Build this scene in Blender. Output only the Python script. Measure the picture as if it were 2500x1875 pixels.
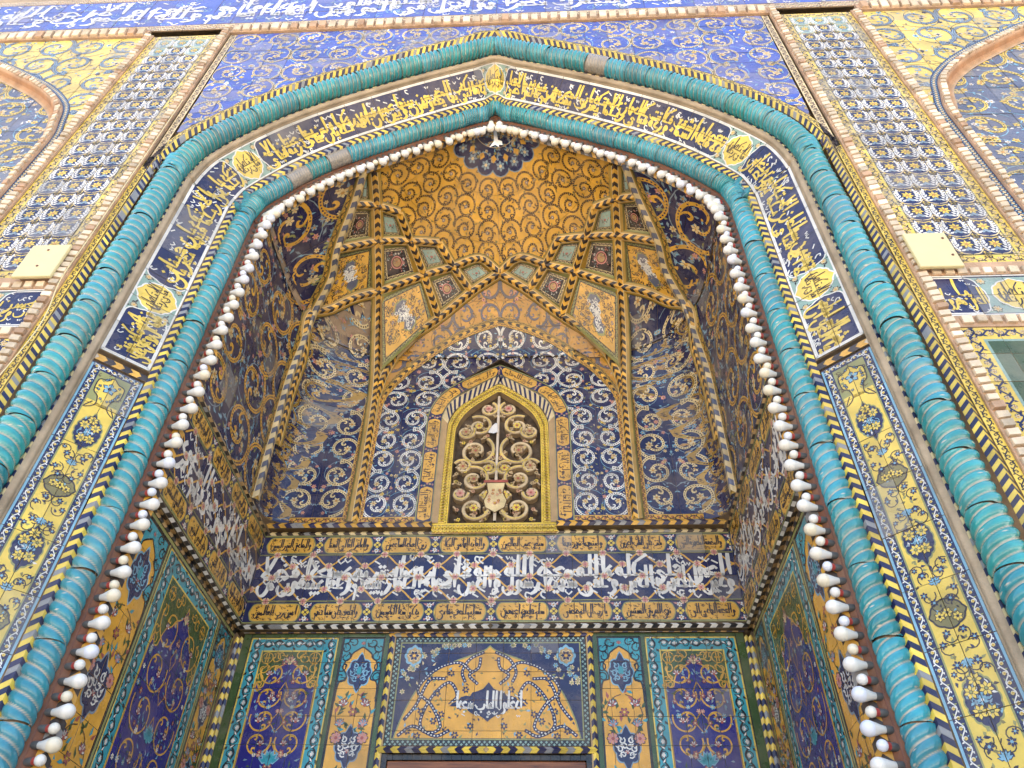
import bpy, math, random
import numpy as np
from mathutils import Matrix, Vector

sc = bpy.context.scene
for _o in list(bpy.data.objects):
    bpy.data.objects.remove(_o)
col = sc.collection

# ---------------------------------------------------------------- camera, sky, sun, exposure
CAMP = np.array([.37, -2.7, 1.6])
_p, _y, _r = [math.radians(a) for a in (43.837, -3.316, 1.328)]
_f = Vector((math.sin(_y) * math.cos(_p), math.cos(_y) * math.cos(_p), math.sin(_p)))
_rt = Vector((math.cos(_y), -math.sin(_y), 0))
_up = _rt.cross(_f)
_rx = _rt * math.cos(_r) + _up * math.sin(_r)
_ux = -_rt * math.sin(_r) + _up * math.cos(_r)
cam = bpy.data.cameras.new('camera')
cam.sensor_width = 36.0
cam.lens = 1878 / 2500 * 36
cam.clip_start = .05
cam.clip_end = 600
camo = bpy.data.objects.new('camera', cam)
col.objects.link(camo)
camo.matrix_world = Matrix(((_rx.x, _ux.x, -_f.x, CAMP[0]), (_rx.y, _ux.y, -_f.y, CAMP[1]), (_rx.z, _ux.z, -_f.z, CAMP[2]), (0, 0, 0, 1)))
sc.camera = camo

SUN_DIR = Vector((-.30, .80, 1.15)).normalized()        # towards the sun: behind the portal, so its front lies in open shade
world = bpy.data.worlds.new('World')
sc.world = world
world.use_nodes = True
_nt = world.node_tree
_bg = _nt.nodes['Background']
_sky = _nt.nodes.new('ShaderNodeTexSky')
_sky.sky_type = 'NISHITA'
_sky.sun_disc = False
_sky.sun_elevation = math.asin(SUN_DIR.z)
_sky.sun_rotation = math.atan2(SUN_DIR.x, SUN_DIR.y)
_sky.dust_density = 3.0
_sky.ozone_density = .6
_nt.links.new(_sky.outputs[0], _bg.inputs[0])
_bg.inputs[1].default_value = .14
_sun = bpy.data.lights.new('sun', 'SUN')
_sun.energy = 4.0
_sun.angle = math.radians(.53)
_sun.color = (1, .93, .82)
suno = bpy.data.objects.new('sun', _sun)
col.objects.link(suno)
suno.rotation_euler = SUN_DIR.to_track_quat('Z', 'Y').to_euler()
sc.view_settings.view_transform = 'Standard'
sc.view_settings.look = 'None'
sc.view_settings.gamma = 1
sc.view_settings.exposure = 2.25
try:
    sc.view_settings.use_curve_mapping = False
except Exception:
    pass
sc.cycles.max_bounces = 6
sc.cycles.diffuse_bounces = 4
sc.cycles.caustics_reflective = False

rng = np.random.default_rng(7)
LS = .0006                                              # height of one layer of glaze / cut tile

# ---------------------------------------------------------------- pigments (linear albedo)
C = dict(navy=(.014, .016, .068), cobalt=(.03, .05, .30), royal=(.018, .014, .17), yellow=(.72, .52, .075), gold=(.66, .36, .05), ochre=(.50, .25, .04),
         orange=(.72, .37, .04), white=(.72, .70, .64), cream=(.66, .52, .27), ink=(.03, .02, .018), brown=(.10, .05, .02), sky=(.20, .40, .52),
         turq=(.035, .30, .36), green=(.045, .085, .02), olive=(.27, .27, .09), oliv2=(.20, .17, .05), pink=(.58, .26, .22), rose=(.36, .09, .07), grey=(.26, .26, .26),
         slate=(.11, .12, .17), bluegrey=(.22, .30, .36), sage=(.24, .36, .30), black=(.012, .012, .014), sand=(.46, .34, .23), brick=(.47, .31, .20), pale=(.66, .55, .40),
         tan=(.42, .27, .11), dgold=(.40, .24, .04), mint=(.30, .42, .36), lapis=(.05, .08, .36))


# ---------------------------------------------------------------- materials
def newmat(name):
    m = bpy.data.materials.new(name)
    m.use_nodes = True
    nt = m.node_tree
    return m, nt, nt.nodes['Principled BSDF']


def N(nt, kind, **kw):
    n = nt.nodes.new(kind)
    for k, v in kw.items():
        if isinstance(k, str) and k.startswith('i_'):
            n.inputs[k[2:].replace('_', ' ')].default_value = v
        else:
            setattr(n, k, v)
    return n


def ceramic(name, base=None, rough=(.18, .4), dust=.3, dustcol=(.40, .31, .22), var=.22, bump=.25, bscale=60, spec=.5, vscale=9, coat=0.0):
    m, nt, b = newmat(name)
    L = nt.links.new
    tc = N(nt, 'ShaderNodeTexCoord')
    if base is None:
        at = N(nt, 'ShaderNodeAttribute', attribute_name='Col')
        src = at.outputs['Color']
    else:
        rgb = N(nt, 'ShaderNodeRGB')
        rgb.outputs[0].default_value = (*base, 1)
        src = rgb.outputs[0]
    n1 = N(nt, 'ShaderNodeTexNoise', i_Scale=vscale, i_Detail=5.0)
    L(tc.outputs['Object'], n1.inputs['Vector'])
    mr = N(nt, 'ShaderNodeMapRange', i_From_Min=.25, i_From_Max=.75, i_To_Min=1 - var, i_To_Max=1 + var)
    L(n1.outputs[0], mr.inputs['Value'])
    mul = N(nt, 'ShaderNodeVectorMath', operation='SCALE')
    L(src, mul.inputs[0])
    L(mr.outputs[0], mul.inputs['Scale'])
    n2 = N(nt, 'ShaderNodeTexNoise', i_Scale=3.1, i_Detail=8.0, i_Roughness=.7)
    L(tc.outputs['Object'], n2.inputs['Vector'])
    mr2 = N(nt, 'ShaderNodeMapRange', i_From_Min=.45, i_From_Max=.75, i_To_Min=.0, i_To_Max=dust)
    L(n2.outputs[0], mr2.inputs['Value'])
    mix = N(nt, 'ShaderNodeMix', data_type='RGBA')
    L(mr2.outputs[0], mix.inputs[0])
    L(mul.outputs[0], mix.inputs[6])
    mix.inputs[7].default_value = (*dustcol, 1)
    L(mix.outputs[2], b.inputs['Base Color'])
    mr3 = N(nt, 'ShaderNodeMapRange', i_From_Min=.35, i_From_Max=.7, i_To_Min=rough[0], i_To_Max=rough[1])
    L(n2.outputs[0], mr3.inputs['Value'])
    L(mr3.outputs[0], b.inputs['Roughness'])
    n3 = N(nt, 'ShaderNodeTexNoise', i_Scale=bscale, i_Detail=3.0)
    L(tc.outputs['Object'], n3.inputs['Vector'])
    bp = N(nt, 'ShaderNodeBump', i_Strength=bump, i_Distance=.004)
    L(n3.outputs[0], bp.inputs['Height'])
    L(bp.outputs[0], b.inputs['Normal'])
    b.inputs['Specular IOR Level'].default_value = spec
    if coat:
        b.inputs['Coat Weight'].default_value = coat
        b.inputs['Coat Roughness'].default_value = .08
    return m


M_TILE = ceramic('glazed_tile')
M_MOSAIC = ceramic('cut_tile_mosaic', rough=(.25, .5), dust=.25, bump=.35, bscale=90)
M_ROPE = ceramic('turquoise_glaze', rough=(.06, .2), dust=.16, var=.25, bump=.18, bscale=45, vscale=14, coat=.35)
M_BRICK = ceramic('dusty_brick', rough=(.75, .95), dust=.5, dustcol=(.5, .38, .27), var=.35, bump=1.0, bscale=70, spec=.2)
M_STONE = ceramic('carved_stone', base=(.40, .31, .21), rough=(.7, .9), dust=.4, dustcol=(.55, .45, .33), var=.3, bump=.8, bscale=110, spec=.2)
M_GROUT = ceramic('grout', base=(.34, .25, .17), rough=(.8, .95), dust=.4, var=.3, bump=.8, bscale=120, spec=.2)
M_STUCCO = ceramic('worn_stucco', rough=(.6, .85), dust=.35, dustcol=(.5, .4, .28), var=.3, bump=.7, bscale=80, spec=.25)
M_BULB = ceramic('frosted_plastic', rough=(.3, .4), dust=.12, dustcol=(.6, .52, .4), var=.04, bump=.05)
M_METAL = ceramic('rusty_pipe', base=(.16, .065, .04), rough=(.5, .8), dust=.35, dustcol=(.25, .14, .09), var=.35, bump=.6)
M_PLATE = ceramic('cream_painted_sheet', base=(.70, .60, .32), rough=(.45, .6), dust=.08, var=.04, bump=.15, bscale=12)
M_WALL = ceramic('plain_masonry', base=(.40, .30, .20), rough=(.8, .95), dust=.3, bump=.6)
M_PAVE = ceramic('stone_paving', base=(.52, .44, .34), rough=(.6, .8), dust=.3, dustcol=(.55, .48, .4), var=.15)
M_RAG = ceramic('white_paper', base=(.75, .73, .70), rough=(.7, .9), dust=.1, var=.05)
M_WIRE = ceramic('dark_wire', base=(.05, .05, .05), rough=(.5, .7), dust=.1)


def wood():
    m, nt, b = newmat('varnished_wood')
    L = nt.links.new
    tc = N(nt, 'ShaderNodeTexCoord')
    mp = N(nt, 'ShaderNodeMapping')
    mp.inputs['Scale'].default_value = (2, 12, 30)
    L(tc.outputs['Object'], mp.inputs[0])
    n = N(nt, 'ShaderNodeTexNoise', i_Scale=3.0, i_Detail=6.0, i_Distortion=.8)
    L(mp.outputs[0], n.inputs['Vector'])
    cr = N(nt, 'ShaderNodeValToRGB')
    cr.color_ramp.elements[0].color = (.11, .03, .008, 1)
    cr.color_ramp.elements[1].color = (.34, .12, .035, 1)
    cr.color_ramp.elements[0].position = .3
    cr.color_ramp.elements[1].position = .75
    L(n.outputs[0], cr.inputs[0])
    L(cr.outputs[0], b.inputs['Base Color'])
    b.inputs['Roughness'].default_value = .35
    return m


M_WOOD = wood()


# ---------------------------------------------------------------- objects
def _parent(o, par):
    if par is not None:
        o.parent = par
        if par.type == 'EMPTY':
            o.location = -par.location


def raw(name, V, F, mat, par=None, cols=None, smooth=False):
    """mesh object from shared vertices V (n,3) and faces F (list or array), in world coordinates"""
    me = bpy.data.meshes.new(name)
    me.from_pydata([tuple(v) for v in V], [], [tuple(int(i) for i in f) for f in F])
    if cols is not None:
        a = me.attributes.new('Col', 'FLOAT_COLOR', 'POINT')
        c4 = np.ones((len(V), 4), np.float32)
        c4[:, :3] = cols
        a.data.foreach_set('color', c4.ravel())
    me.materials.append(mat)
    if smooth:
        me.polygons.foreach_set('use_smooth', np.ones(len(me.polygons), bool))
    me.update()
    o = bpy.data.objects.new(name, me)
    col.objects.link(o)
    _parent(o, par)
    return o


def tris(name, V, cols, mat, par=None):
    """mesh object from a triangle soup V (n,3,3) with one colour per triangle (n,3)"""
    n = len(V)
    me = bpy.data.meshes.new(name)
    me.vertices.add(n * 3)
    me.vertices.foreach_set('co', np.ascontiguousarray(V, np.float32).ravel())
    me.loops.add(n * 3)
    me.loops.foreach_set('vertex_index', np.arange(n * 3, dtype=np.int32))
    me.polygons.add(n)
    me.polygons.foreach_set('loop_start', np.arange(0, n * 3, 3, dtype=np.int32))
    me.update(calc_edges=True)
    a = me.attributes.new('Col', 'FLOAT_COLOR', 'POINT')
    c4 = np.ones((n, 3, 4), np.float32)
    c4[:, :, :3] = np.asarray(cols)[:, None, :]
    a.data.foreach_set('color', c4.ravel())
    me.materials.append(mat)
    o = bpy.data.objects.new(name, me)
    col.objects.link(o)
    _parent(o, par)
    return o


def thing(name, label, cat, loc=(0, 0, 0), group=None, kind=None):
    o = bpy.data.objects.new(name, None)
    o.empty_display_size = .05
    o.location = loc
    col.objects.link(o)
    o['label'] = label
    o['category'] = cat
    if group:
        o['group'] = group
    if kind:
        o['kind'] = kind
    return o


def stuff(o):
    o['kind'] = 'stuff'
    return o


def box(name, lo, hi, mat, par=None, cols=None):
    x0, y0, z0 = lo
    x1, y1, z1 = hi
    V = [(x0, y0, z0), (x1, y0, z0), (x1, y1, z0), (x0, y1, z0), (x0, y0, z1), (x1, y0, z1), (x1, y1, z1), (x0, y1, z1)]
    F = [(0, 3, 2, 1), (4, 5, 6, 7), (0, 1, 5, 4), (1, 2, 6, 5), (2, 3, 7, 6), (3, 0, 4, 7)]
    return raw(name, V, F, mat, par, None if cols is None else np.tile(cols, (8, 1)))


# ---------------------------------------------------------------- triangle soups in (u, v, h)
def smooth_pts(p, k=4):
    p = np.asarray(p, float)
    if len(p) < 3:
        return p
    q = np.vstack([2 * p[0] - p[1], p, 2 * p[-1] - p[-2]])
    t = (np.arange(k) / k)[:, None]
    out = []
    for i in range(1, len(q) - 2):
        a, b, c, d = q[i - 1:i + 3]
        out.append(.5 * (2 * b + (c - a) * t + (2 * a - 5 * b + 4 * c - d) * t ** 2 + (-a + 3 * b - 3 * c + d) * t ** 3))
    return np.vstack(out + [p[-1:]])


class Soup:
    def __init__(s):
        s.T, s.K = [], []

    def add(s, T, c, lay=0.):
        T = np.asarray(T, float)
        if T.shape[-1] == 2:
            T = np.concatenate([T, np.full(T.shape[:2] + (1,), lay * LS)], 2)
        s.T.append(T)
        c = np.asarray(C[c] if isinstance(c, str) else c, float)
        s.K.append(np.broadcast_to(c, (len(T), 3)))

    def get(s):
        if not s.T:
            return np.zeros((0, 3, 3)), np.zeros((0, 3))
        return np.concatenate(s.T), np.concatenate(s.K)

    def rect(s, x0, x1, y0, y1, c, lay=0):
        s.add([[(x0, y0), (x1, y0), (x1, y1)], [(x0, y0), (x1, y1), (x0, y1)]], c, lay)

    def fan(s, P, c, lay=1, ctr=None):
        P = np.asarray(P, float)
        k = P.mean(0) if ctr is None else np.asarray(ctr, float)
        s.add(np.stack([np.broadcast_to(k, P.shape), P, np.roll(P, -1, 0)], 1), c, lay)

    def poly(s, P, c, lay=1):
        from mathutils.geometry import tessellate_polygon
        P = np.asarray(P, float)
        t = tessellate_polygon([[Vector((x, y, 0)) for x, y in P]])
        if t:
            s.add(P[np.array(t)], c, lay)

    def disc(s, x, y, r, c, lay=1, n=8, ry=None):
        a = np.arange(n) * 2 * np.pi / n
        s.fan(np.c_[x + r * np.cos(a), y + (ry or r) * np.sin(a)], c, lay, (x, y))

    def ribbon(s, P, w, c, lay=1, raised=None):
        P = np.asarray(P, float)
        if len(P) < 2:
            return
        d = np.gradient(P, axis=0)
        d /= np.maximum(np.linalg.norm(d, axis=1), 1e-9)[:, None]
        n = np.c_[-d[:, 1], d[:, 0]]
        w = np.broadcast_to(np.asarray(w, float), (len(P),))[:, None] / 2
        A, B = P + n * w, P - n * w
        if raised is None:
            s.add(np.concatenate([np.stack([A[:-1], B[:-1], B[1:]], 1), np.stack([A[:-1], B[1:], A[1:]], 1)]), c, lay)
        else:
            h0, h1 = raised
            f = lambda X, h: np.c_[X, np.full(len(X), h)]
            for X, Y in ((f(A, h1), f(B, h1)), (f(A, h0), f(A, h1)), (f(B, h1), f(B, h0))):
                s.add(np.concatenate([np.stack([X[:-1], Y[:-1], Y[1:]], 1), np.stack([X[:-1], Y[1:], X[1:]], 1)]), c)

    def outline(s, P, w, c, lay=2):
        P = np.asarray(P, float)
        s.ribbon(np.vstack([P, P[:2]]), w, c, lay)

    def put(s, o, sx=1, sy=None, dx=0, dy=0, rot=0, dl=0):
        T, K = o.get()
        if not len(T):
            return
        sy = sx if sy is None else sy
        x, y = T[..., 0] * sx, T[..., 1] * sy
        ca, sa = math.cos(rot), math.sin(rot)
        s.T.append(np.stack([x * ca - y * sa + dx, x * sa + y * ca + dy, T[..., 2] + dl * LS], 2))
        s.K.append(K)

    def mirrored(s, x=0.):
        r = Soup()
        r.put(s)
        r.put(s, -1, 1, dx=2 * x)
        return r


def split(T, K, d):
    """cut triangles where the per-vertex value d changes sign"""
    lo, hi = d.min(1), d.max(1)
    m = (lo < -1e-7) & (hi > 1e-7)
    if not m.any():
        return T, K, d
    t, k, e = T[m], K[m], d[m]
    pos = e > 0
    odd = np.where(pos.sum(1) == 1, pos.argmax(1), (~pos).argmax(1))
    r = np.arange(len(t))
    i0, i1, i2 = odd, (odd + 1) % 3, (odd + 2) % 3
    P0, P1, P2, e0, e1, e2 = t[r, i0], t[r, i1], t[r, i2], e[r, i0], e[r, i1], e[r, i2]
    a = (e0 / np.where(np.abs(e0 - e1) < 1e-12, 1, e0 - e1)).clip(0, 1)[:, None]
    b = (e0 / np.where(np.abs(e0 - e2) < 1e-12, 1, e0 - e2)).clip(0, 1)[:, None]
    I1, I2 = P0 + (P1 - P0) * a, P0 + (P2 - P0) * b
    z = np.zeros(len(t))
    T2 = np.concatenate([T[~m], np.stack([P0, I1, I2], 1), np.stack([I1, P1, P2], 1), np.stack([I1, P2, I2], 1)])
    d2 = np.concatenate([d[~m], np.stack([e0, z, z], 1), np.stack([z, e1, e2], 1), np.stack([z, e2, z], 1)])
    return T2, np.concatenate([K[~m], k, k, k]), d2


def cut_lines(T, K, ax, vals):
    for v in vals:
        T, K, _ = split(T, K, T[:, :, ax] - v)
    return T, K


def clip(T, K, phi):
    """keep phi > 0; phi maps (n,2) -> (n,)"""
    d = phi(T[:, :, :2].reshape(-1, 2)).reshape(-1, 3)
    T, K, d = split(T, K, d)
    k = d.sum(1) > 0
    return T[k], K[k]


def lift(surf, P, h):
    """map (n,2) + height to world; the height goes along the surface normal towards the viewer's side"""
    e = 2e-3
    a = surf(P)
    du = surf(P + (e, 0)) - surf(P - (e, 0))
    dv = surf(P + (0, e)) - surf(P - (0, e))
    n = np.cross(du, dv)
    n /= np.maximum(np.linalg.norm(n, axis=1), 1e-12)[:, None]
    n *= np.where((n * (CAMP - a)).sum(1) < 0, -1, 1)[:, None]
    return a + n * h[:, None]


def lift_tris(surf, T):
    return lift(surf, T[:, :, :2].reshape(-1, 2), T[:, :, 2].reshape(-1)).reshape(-1, 3, 3)


def emit(S, surf, par, mat=None, us=None, vs=None, gap=.004, phi=None, fine=None, name='tile', bed=True, body=.012, tilt=.0025, vary=.10, faded=.06, alone=False, fadecol=(.30, .29, .27), maxparts=300, bedcol='sand'):
    """turn a soup into tile objects (one per grid cell), or into one part when there is no grid"""
    mat = mat or M_TILE
    T, K = S.get()
    if phi is not None:
        if fine is None:
            fine = (.06, .06)
    lo, hi = T[:, :, :2].reshape(-1, 2).min(0), T[:, :, :2].reshape(-1, 2).max(0)
    if us is None:
        if fine:
            T, K = cut_lines(T, K, 0, np.arange(lo[0], hi[0], fine[0])[1:])
            T, K = cut_lines(T, K, 1, np.arange(lo[1], hi[1], fine[1])[1:])
        if phi is not None:
            T, K = clip(T, K, phi)
        return stuff(tris(name, lift_tris(surf, T), K, mat, par))
    us, vs, g = np.asarray(us, float), np.asarray(vs, float), gap / 2
    T, K = cut_lines(T, K, 0, np.sort(np.r_[us - g, us + g]))
    T, K = cut_lines(T, K, 1, np.sort(np.r_[vs - g, vs + g]))
    ce = T[:, :, :2].mean(1)
    iu, iv = np.searchsorted(us, ce[:, 0]) - 1, np.searchsorted(vs, ce[:, 1]) - 1
    ok = (iu >= 0) & (iv >= 0) & (iu < len(us) - 1) & (iv < len(vs) - 1)
    iuc, ivc = iu.clip(0, len(us) - 2), iv.clip(0, len(vs) - 2)
    ok &= (ce[:, 0] > us[iuc] + g) & (ce[:, 0] < us[iuc + 1] - g) & (ce[:, 1] > vs[ivc] + g) & (ce[:, 1] < vs[ivc + 1] - g)
    T, K, iu, iv = T[ok], K[ok], iu[ok], iv[ok]
    if fine:
        d = np.zeros(len(T))
        KK = np.c_[K, iu, iv]
        T, KK = cut_lines(T, KK, 0, np.arange(lo[0], hi[0], fine[0])[1:] + .0011)
        T, KK = cut_lines(T, KK, 1, np.arange(lo[1], hi[1], fine[1])[1:] + .0011)
        K, iu, iv = KK[:, :3], KK[:, 3].astype(int), KK[:, 4].astype(int)
    if phi is not None:
        KK = np.c_[K, iu, iv]
        T, KK = clip(T, KK, phi)
        K, iu, iv = KK[:, :3], KK[:, 3].astype(int), KK[:, 4].astype(int)
    nv = len(vs) - 1
    idx = iu * nv + iv
    nt = (len(us) - 1) * nv
    # every tile sits a little differently in its bed and was fired a little differently
    tu, tv, th = rng.normal(0, tilt, nt), rng.normal(0, tilt, nt), rng.uniform(-.0012, .0012, nt)
    cu, cv = (us[:-1] + us[1:]) / 2, (vs[:-1] + vs[1:]) / 2
    T[:, :, 2] += th[idx][:, None] + tu[idx][:, None] * (T[:, :, 0] - cu[iu][:, None]) + tv[idx][:, None] * (T[:, :, 1] - cv[iv][:, None])
    f = np.exp(rng.normal(0, vary, nt))
    fd = np.where(rng.random(nt) < faded, rng.uniform(.35, .8, nt), rng.uniform(0, .06, nt))
    K = K * f[idx][:, None]
    K = K * (1 - fd[idx])[:, None] + (np.array(fadecol) * .6 + K * .35) * fd[idx][:, None]
    V = lift_tris(surf, T)
    order = np.argsort(idx, kind='stable')
    V, K, idx = V[order], K[order], idx[order]
    u_ids, st = np.unique(idx, return_index=True)
    en = np.r_[st[1:], len(idx)]
    # body of each tile: skirts down into the bed
    sk = []
    for t in u_ids:
        i, j = divmod(int(t), nv)
        q = np.array([(us[i] + g, vs[j] + g), (us[i + 1] - g, vs[j] + g), (us[i + 1] - g, vs[j + 1] - g), (us[i] + g, vs[j + 1] - g)])
        sk.append(q)
    sk = np.array(sk)
    if phi is None:
        top = lift(surf, sk.reshape(-1, 2), np.zeros(len(sk) * 4)).reshape(-1, 4, 3)
        bot = lift(surf, sk.reshape(-1, 2), np.full(len(sk) * 4, -body)).reshape(-1, 4, 3)
    big = np.argsort(-(en - st))[:maxparts] if len(u_ids) > maxparts else np.arange(len(u_ids))
    bigset = set(big.tolist())
    rest = []
    for n, (t, a, b) in enumerate(zip(u_ids, st, en)):
        v, k = V[a:b], K[a:b]
        if phi is None and fine is None:
            p, q = top[n], bot[n]
            s = []
            for e in range(4):
                e2 = (e + 1) % 4
                s += [(p[e], q[e], q[e2]), (p[e], q[e2], p[e2])]
            v = np.concatenate([v, np.array(s)])
            k = np.concatenate([k, np.tile(np.array(C['sand']) * .8, (8, 1))])
        if n in bigset:
            tris(name, v, k, mat, par)
        else:
            rest.append((v, k))
    if rest:
        stuff(tris('small_' + name, np.concatenate([r[0] for r in rest]), np.concatenate([r[1] for r in rest]), mat, par))
    if bed:
        B = Soup()
        B.rect(lo[0], hi[0], lo[1], hi[1], bedcol)
        bt, bk = B.get()
        st_ = fine or (.25, .25)
        bt, bk = cut_lines(bt, bk, 0, np.arange(lo[0], hi[0], max(st_[0], .05))[1:])
        bt, bk = cut_lines(bt, bk, 1, np.arange(lo[1], hi[1], max(st_[1], .05))[1:])
        if phi is not None:
            bt, bk = clip(bt, bk, phi)
        bt[:, :, 2] = -.007
        tris('grout_bed', lift_tris(surf, bt), bk, M_GROUT, par)


def grid(a, b, step, jitter=0):
    n = max(1, int(round((b - a) / step)))
    return np.linspace(a, b, n + 1)
# ---------------------------------------------------------------- lettering: reed-pen strokes, x grows in writing direction (leftwards)
BODY = {
    'A': dict(f=([[(0, 1.1), (.04, .55), (.02, .0)]], .24)),
    'D': dict(f=([[(.02, .46), (.18, .24), (.2, .06), (.08, 0), (-.14, .0)]], .32)),
    'R': dict(f=([[(0, .24), (.06, .02), (.22, -.22), (.5, -.36)]], .34)),
    'W': dict(f=([[(.18, .04), (.03, .1), (.05, .28), (.19, .28), (.22, .06), (.14, -.17), (.32, -.33), (.52, -.32)]], .46)),
    'B': dict(m=([[(0, 0), (.08, .02), (.12, .28), (.15, .03), (.32, 0)]], .32), f=([[(0, .27), (.03, .03), (.28, -.07), (.65, -.04), (.88, .22)]], .95)),
    'N': dict(m=([[(0, 0), (.08, .02), (.12, .28), (.15, .03), (.32, 0)]], .32), f=([[(.03, .27), (0, -.05), (.16, -.34), (.42, -.35), (.6, -.1), (.58, .14)]], .68)),
    'Y': dict(m=([[(0, 0), (.08, .02), (.12, .28), (.15, .03), (.32, 0)]], .32), f=([[(0, .05), (.16, .2), (.28, .1), (.14, -.04), (.1, -.24), (.32, -.42), (.68, -.36), (.84, -.06)]], .82)),
    'J': dict(m=([[(.0, .28), (.1, .4), (.28, .32), (.5, .24)], [(.46, .25), (.2, .06), (0, 0)], [(0, 0), (.52, 0)]], .52), f=([[(.0, .28), (.1, .4), (.28, .32), (.48, .24)], [(.46, .25), (.12, .0), (.0, -.26), (.18, -.54), (.52, -.58), (.72, -.4)]], .62)),
    'S': dict(m=([[(0, 0), (.03, .26), (.07, .02), (.16, .02), (.2, .26), (.24, .02), (.33, .02), (.38, .29), (.42, 0), (.62, 0)]], .62),
              f=([[(0, 0), (.03, .26), (.07, .02), (.16, .02), (.2, .26), (.24, .02), (.33, .02), (.38, .29), (.42, -.2), (.6, -.37), (.86, -.3), (.96, .02)]], 1.02)),
    'C': dict(m=([[(0, 0), (.14, .12), (.32, .33), (.52, .3), (.52, .08), (.3, 0), (.04, .02)], [(.4, 0), (.58, .02), (.62, .22), (.65, .02), (.78, 0)]], .78),
              f=([[(0, 0), (.14, .12), (.32, .33), (.52, .3), (.52, .08), (.3, 0), (.04, .02)], [(.5, .05), (.52, -.2), (.7, -.37), (.95, -.3), (1.04, .02)]], 1.08)),
    'T': dict(m=([[(0, 0), (.14, .12), (.32, .33), (.52, .3), (.52, .08), (.3, 0), (0, 0), (.62, 0)], [(.1, 1.1), (.13, .1)]], .64)),
    'E': dict(i=([[(.36, .36), (.2, .48), (.05, .33), (.2, .18), (.36, .22)], [(.2, .18), (.02, .05), (.2, 0), (.5, 0)]], .5), m=([[(0, 0), (.12, .05), (.3, .3), (.1, .36), (.04, .26), (.3, .03), (.44, 0)]], .44),
              f=([[(0, 0), (.12, .05), (.3, .3), (.1, .36), (.04, .24), (.26, .1), (.05, -.14), (.1, -.44), (.42, -.57), (.68, -.4)]], .66)),
    'F': dict(m=([[(0, 0), (.14, .02), (.03, .16), (.1, .33), (.24, .27), (.2, .06), (.36, 0)]], .38), f=([[(.22, .1), (.04, .14), (.1, .33), (.24, .27), (.2, .06), (.34, -.05), (.72, -.05), (.98, .22)]], 1.04)),
    'Q': dict(m=([[(0, 0), (.14, .02), (.03, .16), (.1, .33), (.24, .27), (.2, .06), (.36, 0)]], .38), f=([[(.24, .1), (.05, .14), (.1, .33), (.25, .27), (.22, -.1), (.36, -.36), (.62, -.34), (.76, .05)]], .84)),
    'K': dict(m=([[(-.26, 1.08), (.28, .66)], [(.28, .66), (.37, .34), (.3, .03), (0, 0)], [(.2, 0), (.52, 0)]], .52), f=([[(.02, 1.1), (.04, .1), (.16, -.04), (.56, -.04), (.72, .18)], [(.26, .5), (.42, .42), (.3, .36), (.44, .26)]], .78)),
    'L': dict(m=([[(.03, 1.1), (.06, .1), (0, 0)], [(.03, 0), (.28, 0)]], .28), f=([[(.03, 1.1), (.04, .0), (.1, -.26), (.32, -.37), (.54, -.2), (.56, .05)]], .64)),
    'M': dict(m=([[(0, 0), (.1, .12), (.2, .24), (.31, .1), (.2, -.05), (.06, .02), (.38, 0)]], .38), f=([[(0, 0), (.14, .16), (.25, .05), (.12, -.05), (.07, -.22), (.12, -.62)]], .32)),
    'H': dict(m=([[(0, 0), (.14, .12), (.2, .36), (.05, .3), (.14, .05), (.2, -.2), (.33, -.1), (.22, .04), (.42, 0)]], .42), f=([[(0, 0), (.1, .04), (.14, .38), (.31, .16), (.2, 0), (.08, .06)]], .38)),
    'X': dict(f=([[(.44, 1.08), (.28, .34), (.06, .0)], [(0, 1.08), (.22, .38), (.44, .04), (.22, -.04), (.04, .0)]], .52)),
    'Z': dict(f=([[(.16, .36), (.03, .28), (.12, .18), (.24, .16)], [(0, .08), (.26, .16)]], .3)),
}
LET = {'ا': 'A', 'أ': 'A', 'إ': 'A', 'آ': 'A', 'د': 'D', 'ذ': 'D^1', 'ر': 'R', 'ز': 'R^1', 'و': 'W', 'ب': 'B_1', 'ت': 'B^2', 'ث': 'B^3', 'ن': 'N^1', 'ي': 'Y_2', 'ى': 'Y', 'ئ': 'Y', 'ج': 'J_1', 'ح': 'J', 'خ': 'J^1',
       'س': 'S', 'ش': 'S^3', 'ص': 'C', 'ض': 'C^1', 'ط': 'T', 'ظ': 'T^1', 'ع': 'E', 'غ': 'E^1', 'ف': 'F^1', 'ق': 'Q^2', 'ك': 'K', 'ل': 'L', 'م': 'M', 'ه': 'H', 'ة': 'H^2', 'ء': 'Z', 'X': 'X'}
NOJOIN = set('ADRWXZ')


def word_strokes(w):
    w = w.replace('لا', 'X').replace('لأ', 'X').replace('لآ', 'X')
    x, prev, S, D = 0., False, [], []
    for n, ch in enumerate(w):
        if ch not in LET:
            continue
        e = LET[ch]
        b = e[0]
        nxt = n + 1 < len(w) and w[n + 1] in LET and LET[w[n + 1]][0] != 'Z'
        joins = b not in NOJOIN and nxt
        sh = BODY[b]
        if joins:
            st, adv = sh.get('i') if (not prev and 'i' in sh) else sh.get('m', sh.get('f'))
        else:
            st, adv = sh.get('f', sh.get('m'))
        for s in st:
            S.append([(px + x, py) for px, py in s])
        if prev and b in 'ADR':
            S.append([(x - .06, 0), (x + .05, .01)])
        if len(e) > 1:
            k = int(e[2])
            yy = (.5 if b in 'DRBNFQ' else .62) if e[1] == '^' else (-.24 if joins or b == 'B' else -.2)
            cx = x + min(adv, .7) * .42
            D += [(cx + (j - (min(k, 2) - 1) / 2) * .17, yy) for j in range(min(k, 2))] + ([(cx, yy + .15)] if k == 3 else [])
        x += adv
        if b in NOJOIN:
            x += .05
        prev = joins
    return S, D, x


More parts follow.
